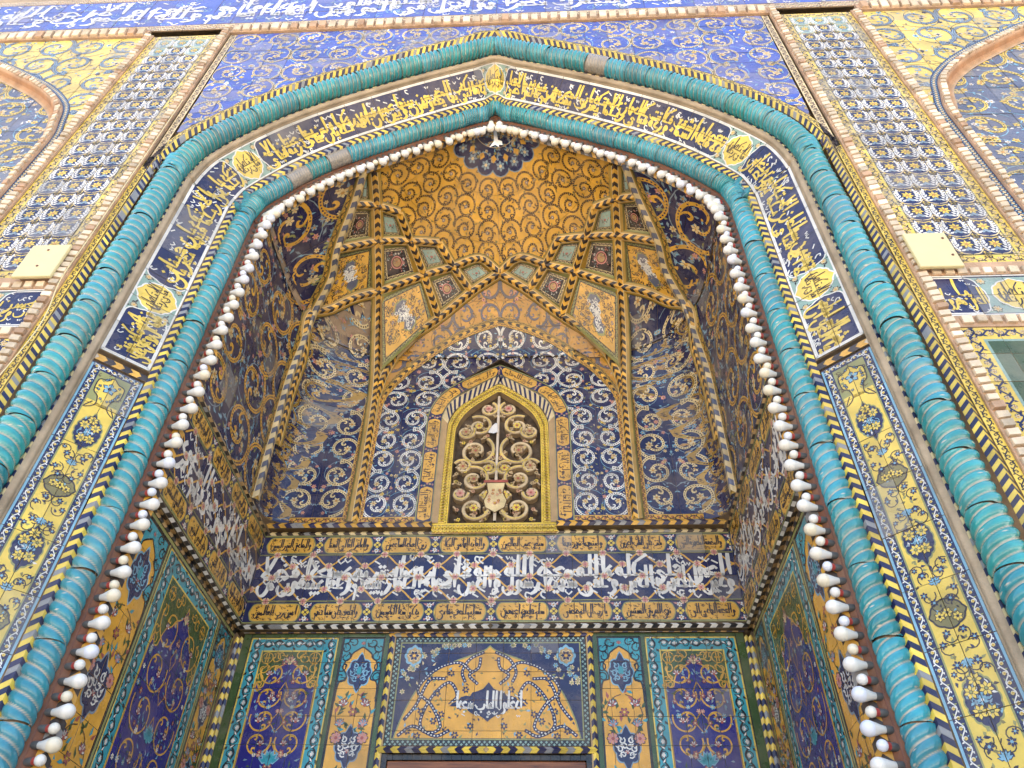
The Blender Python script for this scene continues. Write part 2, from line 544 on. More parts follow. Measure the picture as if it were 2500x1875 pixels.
def write(S, text, place, width, height, c, lay=3, rows=1, pen=.10, marks=None, mdens=1.0, slant=0., overlap=.0, tallrow=1.0, seed=0):
    """write text into a width x height box; place maps (t leftwards from the right edge, y up) to panel (u, v)"""
    r = np.random.default_rng(seed + len(text))
    words = text.split()
    items = [word_strokes(w) for w in words]
    if rows == 1:
        groups = [items]
    else:
        groups = [items[0::2], items[1::2]]
    span = 1.1 + .62
    sy = height / (span + (rows - 1) * .58)
    for g, its in enumerate(groups):
        tot = sum(i[2] + .14 for i in its) - .14
        if tot <= 0:
            continue
        sx = width / (tot + .1)
        sxl = min(sx, sy * 1.5)
        off = (width - sxl * (tot + .1)) / 2
        base = .60 * sy + (g * .58 * sy)
        pw = pen * (sy * .55 + min(sxl, sy) * .45) * tallrow
        t = off + .05 * sxl
        for st, dots, adv in its:
            for s in st:
                P = smooth_pts(np.array(s), 3)
                Q = place(t + P[:, 0] * sxl + slant * P[:, 1] * sy, base + P[:, 1] * sy)
                d = np.gradient(np.c_[P[:, 0] * sxl, P[:, 1] * sy], axis=0)
                an = np.arctan2(d[:, 1], d[:, 0])
                w = pw * (.42 + .75 * np.abs(np.sin(an - math.radians(35 if True else 0))))
                e = np.linspace(0, 1, len(P))
                w = w * (.55 + .45 * np.sin(np.pi * np.clip(e * .9 + .12, 0, 1)) ** .5)
                S.ribbon(Q, w, c, lay + g * .3)
            for dx, dy in dots:
                q = pw * .62
                m = np.array([(q, 0), (0, q), (-q, 0), (0, -q)])
                X = place(t + dx * sxl + m[:, 0], base + dy * sy + m[:, 1])
                S.add([[X[0], X[1], X[2]], [X[0], X[2], X[3]]], c, lay)
            t += (adv + .14) * sxl
    if marks:
        n = int(width / height * 14 * mdens)
        for _ in range(n):
            t, y = r.uniform(.02, .98) * width, r.choice([r.uniform(.04, .2), r.uniform(.35, .6), r.uniform(.75, .96)]) * height
            k = r.integers(4)
            q = pw * .9
            if k == 0:
                P = np.array([(0, 0), (1.6 * q, 1.0 * q)])
            elif k == 1:
                P = smooth_pts([(0, q), (q, 1.3 * q), (1.2 * q, .2 * q), (.1 * q, -.7 * q)], 2)
            elif k == 2:
                P = np.array([(0, 0), (.9 * q, -.9 * q), (1.8 * q, 0), (1.6 * q, .5 * q)])
            else:
                P = np.array([(0, 0), (.4 * q, -.8 * q), (.8 * q, 0), (1.2 * q, -.8 * q), (1.7 * q, .2 * q)])
            S.ribbon(place(t + P[:, 0], y + P[:, 1]), pw * .42, marks, lay - .3)


# ---------------------------------------------------------------- ornament
def flower(S, x, y, r, n=6, petal='cream', ctr='ochre', lay=2, rot=0., edge=None, fat=.55):
    a = rot + np.arange(n) * 2 * np.pi / n
    c = np.array((x, y))
    w = np.pi / n * 1.0

    def pet(k, co, l):
        d1 = np.c_[np.cos(a), np.sin(a)]
        dl = np.c_[np.cos(a - w * .8), np.sin(a - w * .8)]
        dr = np.c_[np.cos(a + w * .8), np.sin(a + w * .8)]
        A, L, Tp, R = np.broadcast_to(c, d1.shape), c + dl * r * fat * k * 1.25, c + d1 * r * k, c + dr * r * fat * k * 1.25
        S.add(np.concatenate([np.stack([A, L, Tp], 1), np.stack([A, Tp, R], 1)]), co, l)
    if edge:
        pet(1.22, edge, lay - .5)
    pet(1, petal, lay)
    S.disc(x, y, r * .32, ctr, lay + 1, 6)


def leaf(S, x, y, a, l, w, c, lay=2, bend=.25):
    ca, sa = math.cos(a), math.sin(a)
    p = np.array([(0, 0), (.4 * l, .5 * w), (l, bend * w * 2), (.45 * l, -.5 * w)])
    q = np.c_[x + p[:, 0] * ca - p[:, 1] * sa, y + p[:, 0] * sa + p[:, 1] * ca]
    S.add([[q[0], q[1], q[2]], [q[0], q[2], q[3]]], c, lay)


def lotus(S, x, y, r, cols=('white', 'rose', 'navy'), lay=3, up=math.pi / 2):
    out, mid, core = cols
    for k, t in enumerate((-1.25, 1.25, -.75, .75, -.3, .3, 0)):
        leaf(S, x, y, up + t, r * (1 if k > 1 else .85), r * .5, core if k % 2 else core, lay, 0)
        leaf(S, x + .12 * r * math.cos(up + t), y + .12 * r * math.sin(up + t), up + t, r * (.72 if k > 1 else .62), r * .3, (out, out, mid, mid, out, out, mid)[k], lay + .6, 0)
    S.disc(x, y, r * .25, mid, lay + 1.2, 6)


def palmette(S, x, y, a, r, c, lay=2, flip=1):
    P = smooth_pts([(0, 0), (.5, .12), (.85, .38), (.8, .72), (.5, .72), (.45, .5)], 3) * (r, r * flip)
    ca, sa = math.cos(a), math.sin(a)
    Q = np.c_[x + P[:, 0] * ca - P[:, 1] * sa, y + P[:, 0] * sa + P[:, 1] * ca]
    S.ribbon(Q, np.linspace(.12, .34, len(Q)) * r * (1 - np.linspace(0, 1, len(Q)) ** 6), c, lay)


def beaded(S, P, w, c, dot, lay=2, edge=None, every=.9):
    """an islimi band: coloured ribbon with a row of dark cut-outs"""
    P = np.asarray(P, float)
    w = np.broadcast_to(np.asarray(w, float), (len(P),))
    if edge:
        S.ribbon(P, w * 1.35, edge, lay - .5)
    S.ribbon(P, w, c, lay)
    if dot:
        d = np.r_[0, np.cumsum(np.hypot(*np.diff(P, axis=0).T))]
        t = np.arange(w.mean() * .7, d[-1] - w.mean() * .3, w.mean() * every)
        x, y = np.interp(t, d, P[:, 0]), np.interp(t, d, P[:, 1])
        g = np.gradient(P, axis=0)
        g /= np.maximum(np.linalg.norm(g, axis=1), 1e-9)[:, None]
        gx, gy = np.interp(t, d, g[:, 0]), np.interp(t, d, g[:, 1])
        q = np.interp(t, d, w)
        a, b = q * .33, q * .25
        c0 = np.c_[x, y]
        u, v = np.c_[gx, gy], np.c_[-gy, gx]
        p = [c0 + u * a[:, None], c0 + v * b[:, None], c0 - u * a[:, None], c0 - v * b[:, None]]
        S.add(np.concatenate([np.stack([p[0], p[1], p[2]], 1), np.stack([p[0], p[2], p[3]], 1)]), dot, lay + 1)


def spiral(cx, cy, r0, r1, a0, turns, n=34):
    t = np.linspace(0, 1, n)
    a = a0 + turns * 2 * np.pi * t
    r = r0 + (r1 - r0) * t
    return np.c_[cx + r * np.cos(a), cy + r * np.sin(a)]


def scrolls(S, x0, x1, y0, y1, c, rib='gold', dot='navy', fl=('cream', 'pink', 'sky'), vine='bluegrey', lf=('bluegrey', 'cream'), edge=None, w=.085, dens=1., seed=1, ctr='ochre', lay=2, turns=1.2, fledge=None, small=1.0):
    """field of mirrored spirals in beaded bands, thin vines, blossoms and leaves between"""
    r = np.random.default_rng(seed)
    nx, ny = max(1, int(round((x1 - x0) / c))), max(1, int(round((y1 - y0) / c)))
    cx_, cy_ = (x1 - x0) / nx, (y1 - y0) / ny
    q = min(cx_, cy_)
    for i in range(nx):
        for j in range(ny):
            X, Y = x0 + (i + .5) * cx_, y0 + (j + .5) * cy_
            hand = 1 if (i + j) % 2 else -1
            a0 = math.pi / 2 if j % 2 else -math.pi / 2
            P = spiral(0, 0, .56, .13, a0, hand * turns)
            P = np.c_[X + P[:, 0] * cx_, Y + P[:, 1] * cy_]
            ww = np.linspace(1, .7, len(P)) * w * q
            beaded(S, P, ww, rib, dot, lay + 1, edge)
            flower(S, *P[-1], .13 * q * small, 6, fl[0], ctr, lay + 2, r.uniform(0, 6), fledge)
            palmette(S, *P[12], math.atan2(*(P[13] - P[12])[::-1]) + .3 * hand, .26 * q, rib, lay + 1, hand)
            palmette(S, *P[21], math.atan2(*(P[22] - P[21])[::-1]) + .3 * hand, .2 * q, rib, lay + 1, hand)
            V = spiral(0, 0, .64, .3, a0 + 2.2, -hand * .9, 18)
            V = np.c_[X + V[:, 0] * cx_, Y + V[:, 1] * cy_]
            S.ribbon(V, .018 * q, vine, lay - .5)
            for k in range(int(7 * dens)):
                p = V[r.integers(len(V))] if k < 4 else np.array((X + r.uniform(-.5, .5) * cx_, Y + r.uniform(-.5, .5) * cy_))
                p = p + r.normal(0, .05 * q, 2)
                flower(S, p[0], p[1], r.uniform(.055, .10) * q * small, int(r.choice([5, 6])), fl[r.integers(len(fl))], ctr, lay, r.uniform(0, 6), fledge)
            for k in range(int(16 * dens)):
                leaf(S, X + r.uniform(-.5, .5) * cx_, Y + r.uniform(-.5, .5) * cy_, r.uniform(0, 6.3), r.uniform(.08, .16) * q, .05 * q, lf[r.integers(len(lf))], lay - .3, r.uniform(-.5, .5))


def vine_strip(S, L, w, ground, ink, fl=None, lay=1, period=1.7, x0=0., y0=0., ctr='ochre', lw=.13, line=None, grd=True, leafc=None, acc=None):
    """running scroll along x in [x0, x0+L], y in [y0, y0+w]"""
    if grd:
        S.rect(x0, x0 + L, y0, y0 + w, ground, lay - 1)
    n = max(1, int(round(L / (period * w))))
    p = L / n
    t = np.linspace(0, L, n * 10 + 1)
    S.ribbon(np.c_[x0 + t, y0 + w * (.5 + .26 * np.sin(2 * np.pi * t / p))], w * lw, ink, lay)
    for k in range(n):
        for s, o in ((1, .25), (-1, .75)):
            X, Y = x0 + (k + o) * p, y0 + w * (.5 - s * .06)
            S.ribbon(spiral(X, Y, .22 * w, .05 * w, s * math.pi / 2, -s * .9, 8), w * lw * .9, ink, lay)
            leaf(S, X + .15 * p, y0 + w * (.5 + s * .12), s * .9, .34 * w, .2 * w, leafc or ink, lay)
            leaf(S, X - .12 * p, y0 + w * (.5 + s * .22), math.pi - s * .7, .28 * w, .18 * w, ink, lay)
            if fl:
                flower(S, X, Y, .2 * w, 6, fl, ctr, lay + 1, k)
            if acc:
                leaf(S, X + .05 * p, y0 + w * (.5 - s * .3), -s * .4, .2 * w, .14 * w, acc, lay + .5)
    if line:
        S.rect(x0, x0 + L, y0, y0 + w * .07, line, lay + .5)
        S.rect(x0, x0 + L, y0 + w * .93, y0 + w, line, lay + .5)


def chevrons(S, L, w, pitch, cols, lay=1, x0=0., y0=0., lead=.5, ground=None, bulge=0., faded=None):
    if ground:
        S.rect(x0, x0 + L, y0, y0 + w, ground, 0)
    n = int(L / pitch)
    p = L / max(n, 1)
    a = w * lead
    for k in range(n):
        X = x0 + k * p
        c = cols[k % len(cols)]
        c = np.asarray(C[c] if isinstance(c, str) else c) * math.exp(rng.normal(0, .13))
        if faded is not None and rng.random() < .1:
            c = np.asarray(C[faded])
        q = p * .97
        A, B, D, E_, F, G = (X, y0), (X + q, y0), (X + q + a, y0 + w / 2), (X + q, y0 + w), (X, y0 + w), (X + a, y0 + w / 2)
        T = np.array([[A, B, D], [A, D, G], [G, D, E_], [G, E_, F]], float)
        h = np.where(np.abs(T[..., 1] - y0 - w / 2) < w * .3, bulge, 0.) + lay * LS
        S.add(np.concatenate([T, h[..., None]], 2), c)


def lobed(cx, cy, rx, ry, lobes=5, amp=.07, tip=.22, n=48):
    t = np.arange(n) * 2 * np.pi / n
    r = 1 + amp * (np.abs(np.cos(lobes * t)) - .5)
    r += tip * (np.exp(-((t - np.pi / 2) / .16) ** 2) + np.exp(-((t - 3 * np.pi / 2) / .16) ** 2))
    return np.c_[cx + rx * r * np.cos(t), cy + ry * r * np.sin(t)]


def cartouche(x0, x1, y0, y1, n=7, r=.5, amp=.06):
    """elongated panel with scalloped rounded ends, counter-clockwise"""
    h = (y1 - y0) / 2
    t = np.linspace(-np.pi / 2, np.pi / 2, n * 2 + 1)
    k = 1 + amp * np.cos(t * 6)
    R = np.c_[x1 - h * r * 1.6 + h * r * 1.6 * np.cos(t) * k, (y0 + y1) / 2 + h * np.sin(t)]
    L_ = np.c_[x0 + h * r * 1.6 - h * r * 1.6 * np.cos(t) * k, (y0 + y1) / 2 - h * np.sin(t)]
    return np.vstack([R, L_])


def poly_phi(P):
    """signed distance-like function of a polygon, positive inside"""
    P = np.asarray(P, float)
    A, B = P, np.roll(P, -1, 0)

    def phi(q):
        d = np.full(len(q), 1e9)
        ins = np.zeros(len(q), bool)
        for a, b in zip(A, B):
            ab = b - a
            L2 = (ab ** 2).sum()
            if L2 < 1e-14:
                continue
            t = (((q - a) @ ab) / L2).clip(0, 1)
            d = np.minimum(d, np.hypot(*(q - a - t[:, None] * ab).T))
            c = (a[1] > q[:, 1]) != (b[1] > q[:, 1])
            xi = a[0] + (q[:, 1] - a[1]) * ab[0] / (ab[1] if abs(ab[1]) > 1e-12 else 1e-12)
            ins ^= c & (q[:, 0] < xi)
        return np.where(ins, d, -d)
    return phi
# ---------------------------------------------------------------- the arch that ropes, bands and niche follow (half profile, metres)
AP = np.array([(2.16, 2.0), (2.16, 6.05), (2.155, 6.25), (2.13, 6.43), (2.07, 6.62), (1.94, 6.82), (1.74, 7.06), (1.52, 7.27), (1.28, 7.45), (1.0, 7.63), (.75, 7.78), (.5, 7.92), (.25, 8.05), (0, 8.175)])


def _profile(n=700):
    P = np.vstack([AP[0] - (0, .5), AP, [-.25, 8.05]])
    out = []
    for i in range(1, len(P) - 2):
        t = np.linspace(0, 1, 60, endpoint=False)[:, None]
        p0, p1, p2, p3 = P[i - 1:i + 3]
        if i == 1:
            p0 = p1 - (p2 - p1)
        out.append(.5 * ((2 * p1) + (-p0 + p2) * t + (2 * p0 - 5 * p1 + 4 * p2 - p3) * t ** 2 + (-p0 + 3 * p1 - 3 * p2 + p3) * t ** 3))
    out = np.vstack(out + [P[-2][None]])
    d = np.r_[0, np.cumsum(np.hypot(*np.diff(out, axis=0).T))]
    s = np.linspace(0, d[-1], n)
    return s, np.c_[np.interp(s, d, out[:, 0]), np.interp(s, d, out[:, 1])]


AS, APR = _profile()
_T = np.gradient(APR, axis=0)
_T /= np.linalg.norm(_T, axis=1)[:, None]
_N = np.c_[_T[:, 1], -_T[:, 0]]
_N[_N[:, 0] < 0] *= -1
AL = AS[-1]                                     # length of half the arch; U runs 0..2 AL from the right foot over the apex to the left foot
_w = np.clip((AS - (AL - .5)) / .5, 0, 1)[:, None]
AM = _N * (1 - _w) + np.array([0, 1 / _N[-1, 1]]) * _w
AM /= (AM * _N).sum(1)[:, None]


def arch(s, d, y):
    """point of the half arch at arclength s, moved d towards the axis, at depth y"""
    s, d, y = np.broadcast_arrays(np.asarray(s, float), d, y)
    x = np.interp(s, AS, APR[:, 0]) - d * np.interp(s, AS, AM[:, 0])
    z = np.interp(s, AS, APR[:, 1]) - d * np.interp(s, AS, AM[:, 1])
    return np.stack([x, y, z], -1)


def arch_u(U, d, y):
    U = np.asarray(U, float)
    left = U > AL
    p = arch(np.where(left, 2 * AL - U, U), d, y)
    p[..., 0] *= np.where(left, -1, 1)
    return p


def arch_strip(d0, y0, d1, y1):
    """surface over (U, v): v from the inner edge (d1, y1) outwards to (d0, y0)"""
    w = math.hypot(d1 - d0, y1 - y0)
    return (lambda q: arch_u(q[:, 0], d1 + (d0 - d1) * q[:, 1] / w, y1 + (y0 - y1) * q[:, 1] / w)), w


def s_at(z, d=0.):
    return float(np.interp(z, arch(AS, d, 0)[:, 2], AS))


S0 = .03                                # where the modelled jambs begin (1.5 m above the ground)


def sweep(name, sec, mat, par, U0, U1, n=360, closed=False, cols=None, smooth=True):
    U = np.linspace(U0, U1, n)
    if U0 < AL < U1:
        U = np.unique(np.r_[U, AL - 1e-4, AL + 1e-4])
    V = np.concatenate([arch_u(U, d, y)[:, None] for d, y in sec], 1)
    m = len(sec)
    F = []
    for i in range(len(U) - 1):
        for j in range(m if closed else m - 1):
            k = (j + 1) % m
            F.append((i * m + j, i * m + k, (i + 1) * m + k, (i + 1) * m + j))
    return raw(name, V.reshape(-1, 3), F, mat, par, None if cols is None else np.tile(cols, (len(U), 1)), smooth)


def half_round(d0, y0, d1, y1, r, n=7):
    """section bulging by r from (d0,y0) to (d1,y1), on the viewer's side"""
    a, b = np.array((d0, y0)), np.array((d1, y1))
    t = b - a
    nn = np.array((t[1], -t[0])) / np.linalg.norm(t)
    if nn[1] > 0:
        nn = -nn
    return [tuple(a + t * k + nn * r * math.sin(math.pi * k)) for k in np.linspace(0, 1, n)]


# niche vault: one smooth surface, rectangular in plan below and rounder towards the apex
NW, ND, NY = 1.65, 1.45, .45
_q = arch(AS, .50, 0.)
_m = np.r_[True, np.diff(_q[:, 2]) > 1e-5]
ZT, XT = _q[_m, 2], np.minimum.accumulate(np.maximum(_q[_m, 0], 0) / 1.66)


def sz(z):
    return np.clip(np.interp(z, ZT, XT), 1e-3, 1)


def nz(z):
    return np.interp(z, [5.0, 5.5, 6.0, 6.6, 7.0, 7.6], [16, 10, 5.5, 2.9, 2.3, 2.05])


def y_of(x, z):
    s, n = sz(z), nz(z)
    return NY + ND * s * np.maximum(1 - np.minimum(np.abs(x) / (NW * s), 1) ** n, 0) ** (1 / n)


def x_of(y, z):
    s, n = sz(z), nz(z)
    return NW * s * np.maximum(1 - np.minimum(np.maximum(y - NY, 0) / (ND * s), 1) ** n, 1e-9) ** (1 / n)


def z_of(x, y):
    lo, hi = np.full(np.shape(x), 5.0), np.full(np.shape(x), ZT[-1])
    for _ in range(26):
        m = (lo + hi) / 2
        s, n = sz(m), nz(m)
        o = (np.abs(x) / (NW * s)) ** n + (np.maximum(y - NY, 0) / (ND * s)) ** n > 1
        hi, lo = np.where(o, m, hi), np.where(o, lo, m)
    return (lo + hi) / 2


def plane_y(y, sx=1):
    return lambda q: np.stack([sx * q[:, 0], np.full(len(q), y), q[:, 1]], 1)


def plane_x(x):
    """side wall; u grows to the viewer's right"""
    if x < 0:
        return lambda q: np.stack([np.full(len(q), x), q[:, 0], q[:, 1]], 1)
    return lambda q: np.stack([np.full(len(q), x), -q[:, 0], q[:, 1]], 1)


def path_surf(P, A):
    """surface over (s, v): along polyline P, across unit vectors A"""
    P, A = np.asarray(P, float), np.asarray(A, float)
    d = np.r_[0, np.cumsum(np.linalg.norm(np.diff(P, axis=0), axis=1))]

    def f(q):
        p = np.stack([np.interp(q[:, 0], d, P[:, k]) for k in range(3)], 1)
        a = np.stack([np.interp(q[:, 0], d, A[:, k]) for k in range(3)], 1)
        t0, t1 = np.minimum(q[:, 0], 0)[:, None], np.maximum(q[:, 0] - d[-1], 0)[:, None]
        p = p + t0 * (P[1] - P[0]) / np.linalg.norm(P[1] - P[0]) + t1 * (P[-1] - P[-2]) / np.linalg.norm(P[-1] - P[-2])
        return p + a * q[:, 1:2]
    return f, d[-1]


def smooth3(P, k=8):
    P = np.asarray(P, float)
    q = np.vstack([2 * P[0] - P[1], P, 2 * P[-1] - P[-2]])
    t = (np.arange(k) / k)[:, None]
    out = []
    for i in range(1, len(q) - 2):
        a, b, c, d = q[i - 1:i + 3]
        out.append(.5 * (2 * b + (c - a) * t + (2 * a - 5 * b + 4 * c - d) * t ** 2 + (-a + 3 * b - 3 * c + d) * t ** 3))
    return np.vstack(out + [P[-1:]])


def quad_surf(c00, c10, c11, c01):
    c = [np.asarray(x, float) for x in (c00, c10, c11, c01)]
    a = (np.linalg.norm(c[1] - c[0]) + np.linalg.norm(c[2] - c[3])) / 2
    b = (np.linalg.norm(c[3] - c[0]) + np.linalg.norm(c[2] - c[1])) / 2

    def f(q):
        u, v = q[:, :1] / a, q[:, 1:2] / b
        return c[0] * (1 - u) * (1 - v) + c[1] * u * (1 - v) + c[2] * u * v + c[3] * (1 - u) * v
    return f, a, b


SIDE = {-1: 'left', 1: 'right'}
# ================================================================ ground and masonry behind the tiles
g = raw('ground', [(-60, -80, 0), (60, -80, 0), (60, 20, 0), (-60, 20, 0)], [(0, 1, 2, 3)], M_PAVE)
g['kind'] = 'structure'
wl = thing('portal_wall', 'plain masonry core that carries the tiled portal', 'wall', (0, 2.4, 0), kind='structure')
box('sun_block_wall', (-9, 2.5, 0), (9, 3.2, 10.2), M_WALL, wl)  # unseen back wall, added to keep the sun out of the niche
box('sun_block_roof', (-9, .06, 9.75), (9, 2.5, 10.2), M_WALL, wl)  # unseen roof, added to stop sun leaking in and to shade the front
for s in (-1, 1):
    box('sun_block_wall', (min(s * 5.6, s * 9), .06, 0), (max(s * 5.6, s * 9), 2.5, 9.75), M_WALL, wl)  # unseen side walls, added to close the shell against light
    box('dado', (min(s * 1.70, s * 5.6), .25, 0), (max(s * 1.70, s * 5.6), .55, 1.45), M_WALL, wl)
    box('dado', (min(s * 2.05, s * 5.6), -.04, 0), (max(s * 2.05, s * 5.6), .25, 1.45), M_WALL, wl)
    box('dado', (min(s * 1.67, s * 1.9), .55, 0), (max(s * 1.67, s * 1.9), 2.5, 2.35), M_WALL, wl)
    box('dado', (min(s * .66, s * 1.67), 1.97, 0), (max(s * .66, s * 1.67), 2.3, 2.35), M_WALL, wl)
box('parapet', (-9, -.04, 9.47), (9, .06, 10.4), M_WALL, wl)

# ================================================================ turquoise twisted ropes
def rope(name, label, R, d, y, gseed):
    t = thing(name, label, 'rope moulding', (0, y, 8))
    ph_s = np.linspace(S0, AL, 4000)
    pit = np.interp(ph_s, [5.5 - 1.5, 6.6 - 1.5], [.056, .036])
    ph = np.r_[0, np.cumsum(np.diff(ph_s) / pit[:-1])]
    nl = int(ph[-1])
    r = np.random.default_rng(gseed)
    m = 22
    th = np.linspace(-.15 * np.pi, 1.15 * np.pi, m)
    for side in (1, -1):
        lobes = 5 if R > .07 else 6
        k0 = 0.
        while k0 < ph[-1] - .5:
            k1 = min(k0 + lobes, ph[-1])
            gapp = .06
            f = np.linspace(k0 + gapp, k1 - gapp, int((k1 - k0) * 11) + 2)
            s = np.interp(f, ph, ph_s)
            shift = r.normal(0, .0022, 2)
            tone = math.exp(r.normal(0, .10))
            blue = r.uniform(0, 1) if R > .07 else r.uniform(.3, 1)
            base = np.array((.030, .285, .285)) * (1 - blue) + np.array((.040, .28, .36)) * blue
            base = base * tone
            dead = r.random() < .035
            F_, TH = np.meshgrid(f, th, indexing='ij')
            SS = np.interp(F_, ph, ph_s)
            u = F_ - TH / np.pi * 1.4                    # helical lobes, higher on the outer side
            ridge = np.abs(np.sin(np.pi * u)) ** .55
            rad = R * (.80 + .22 * ridge)
            if dead:
                rad = R * (.95 + .03 * np.sin(9 * u))
            # theta = 0 on the axis side, pi on the outer side, pi/2 towards the viewer
            e1, e2 = ((.92, .38), (.38, -.92)) if R > .07 else ((.74, .67), (.67, -.74))
            dd = d + shift[0] + rad * (np.cos(TH) * e1[0] + np.sin(TH) * e2[0])
            yy = y + shift[1] + rad * (np.cos(TH) * e1[1] + np.sin(TH) * e2[1])
            V = arch(SS, dd, yy)
            V[..., 0] *= side
            kk = np.clip((ridge - .25) / .3, 0, 1)[..., None]
            chip = (r.random(F_.shape) < .004)[..., None]
            cols = np.array(C['pale']) * .75 * (1 - kk) + base * kk
            cols = np.where(chip, np.array(C['pale']), cols)
            if dead:
                cols = cols * 0 + np.array((.28, .25, .21))
            n = len(f)
            idx = np.arange(n * m).reshape(n, m)
            F = np.stack([idx[:-1, :-1], idx[1:, :-1], idx[1:, 1:], idx[:-1, 1:]], -1).reshape(-1, 4)
            if side < 0:
                F = F[:, ::-1]
            raw('ceramic_segment', V.reshape(-1, 3), F, M_ROPE, t, cols.reshape(-1, 3), True)
            k0 = k1
    sec = [(d + R * .72 * math.cos(a), y + R * .72 * math.sin(a)) for a in np.linspace(0, 2 * np.pi, 12, endpoint=False)]
    sweep('mortar_core', sec, M_GROUT, t, S0, 2 * AL - S0, 300, True)
    return t


rope('outer_rope_arch', 'larger outer turquoise twisted rope moulding framing the whole portal arch', .082, .0, .004, 3)
rope('inner_rope_arch', 'slimmer inner turquoise twisted rope moulding next to the light bulbs', .066, .407, .353, 4)

# ================================================================ mouldings that follow the arch
UA, UB = S0, 2 * AL - S0


def chev_arch(name, label, sec, pitch, cols, bulge, fac=None, lead=.45, group=None):
    t = thing(name, label, 'tile strip', (0, sec[1], 8), group)
    f, w = arch_strip(*sec)
    S = Soup()
    for a, b in ((UA, AL), (AL, UB)):
        X = Soup()
        chevrons(X, b - a, w, pitch, cols, 1, 0, 0, lead, 'sand', bulge, 'grey')
        if a == UA:
            S.put(X, 1, 1, a, 0)
        else:
            S.put(X, -1, 1, b, 0)
    emit(S, f, t, M_MOSAIC, name='chevron_pieces', fine=(.06, 9))
    return t


def arch_vine(name, label, sec, ground, ink, **k):
    t = thing(name, label, 'tile strip', (0, sec[1], 8))
    f, w = arch_strip(*sec)
    S = Soup()
    vine_strip(S, UB - UA, w, ground, ink, None, 1, 1.8, UA, 0, **k)
    emit(S, f, t, M_MOSAIC, name='strip_tiles', fine=(.06, 9))
    return t


chev_arch('chevron_strip', 'navy and yellow chevron roll hugging the outside of the outer rope', (-.14, -.05, -.082, -.045), .026, ('yellow', 'navy'), .028)
arch_vine('scroll_strip', 'thin yellow strip with dark scrolls outside the navy chevron roll', (-.192, -.05, -.148, -.05), 'yellow', 'ink')
chev_arch('chevron_strip', 'narrow dark and cream chevron strip beside the stone moulding under the outer rope', (.060, .052, .092, .050), .034, ('cream', 'navy'), .004)
t = thing('stone_moulding', 'beige ribbed stone moulding between the outer rope and the inscription', 'moulding', (0, .06, 8))
sweep('moulding_bar', half_round(.086, .046, .108, .086, .016, 9), M_STONE, t, UA, UB)
sweep('moulding_fillet', half_round(.102, .078, .111, .094, .006, 5), M_STONE, t, UA, UB)
chev_arch('chevron_strip', 'yellow and navy chevron strip between the reveal panels and the inner rope', (.318, .286, .368, .326), .03, ('yellow', 'navy'), .012)
chev_arch('chevron_strip', 'ochre and dark chevron strip just inside the row of light bulbs', (.492, .436, .545, .470), .036, ('gold', 'ink'), .016)
t = thing('rail_backing', 'brown plaster fillet behind the bulb rail along the inner rope', 'moulding', (0, .42, 7))
sweep('fillet', [(.44, .40), (.458, .398), (.492, .436)], M_STUCCO, t, UA, UB, cols=np.tile((.20, .085, .05), (3, 1)))

# ================================================================ splayed reveal: inscription above, flower panels below
RB = (.110, .094, .314, .282)
fR, wR = arch_strip(*RB)
sI = s_at(4.61, .21)
med = [AL - 0, s_at(6.67, .21), s_at(5.14, .21)]
t = thing('arch_inscription', 'navy inscription band with yellow lettering and medallions round the arch', 'inscription', (0, .2, 8))
S = Soup()
S.rect(sI, 2 * AL - sI, 0, wR, 'sage', 0)
for e in (0, wR - .012):
    S.rect(sI, 2 * AL - sI, e, e + .012, 'white', 5)
S.rect(sI, sI + .012, 0, wR, 'white', 5)
S.rect(2 * AL - sI - .012, 2 * AL - sI, 0, wR, 'white', 5)
mh = .115
stops = [sI, med[2], med[1], AL, 2 * AL - med[1], 2 * AL - med[2], 2 * AL - sI]
texts = ['يا معشر الجن والانس ان استطعتم', 'لا تنفذون الا بسلطان فباي الاء ربكما تكذبان يرسل عليكما شواظ من نار ونحاس',
         'فلا تنتصران فاذا انشقت السماء فكانت وردة كالدهان فباي الاء ربكما تكذبان يعرف المجرمون بسيماهم فيوخذ بالنواصي والاقدام',
         'هذه جهنم التي يكذب بها المجرمون يطوفون بينها وبين حميم ان فباي الاء ربكما تكذبان ولمن خاف مقام ربه جنتان فباي الاء',
         'ربكما تكذبان ذواتا افنان فباي الاء ربكما تكذبان فيهما عينان تجريان', 'فيهما من كل فاكهة زوجان متكئين على فرش']
for i in range(6):
    a, b = stops[i] + (mh * 1.1 if i else .018), stops[i + 1] - (mh * 1.1 if i < 5 else .018)
    if i in (0, 5):
        P = cartouche(a - (.12 if i == 0 else 0), b + (.12 if i == 5 else 0), .016, wR - .016, 7, .32, .10)
    else:
        P = cartouche(a, b, .016, wR - .016, 7, .32, .10)
    P[:, 0] = P[:, 0].clip(a, b)
    S.poly(P, 'navy', 1)
    S.outline(P, .008, 'white', 3)
    big = i in (0, 5)
    write(S, texts[i], lambda x, y, a=a: np.c_[a + x, y], b - a - .02, wR - .035, 'yellow', 4, 2, .20, 'white', .8, seed=i)
for c_ in stops[1:-1]:
    P = lobed(c_, wR / 2, mh, wR * .40, 6, .06, .12, 40)
    S.poly(P, 'yellow', 1)
    S.outline(P, .009, 'white', 3)
    write(S, 'فباي الاء ربكما تكذبان', lambda x, y, c_=c_: np.c_[c_ - mh * .82 + x, .055 + y], mh * 1.64, wR - .11, 'ink', 4, 2, .115, 'ink', .5)
    for sx in (-1, 1):
        for sy in (.16, .84):
            flower(S, c_ + sx * mh * 1.12, wR * sy, .02, 8, 'cream', 'gold', 3, 0, 'ink')
            for k in range(6):
                leaf(S, c_ + sx * mh * (1.1 + .2 * math.cos(k)), wR * sy + .02 * math.sin(k * 2), k, .028, .012, 'ink', 2)
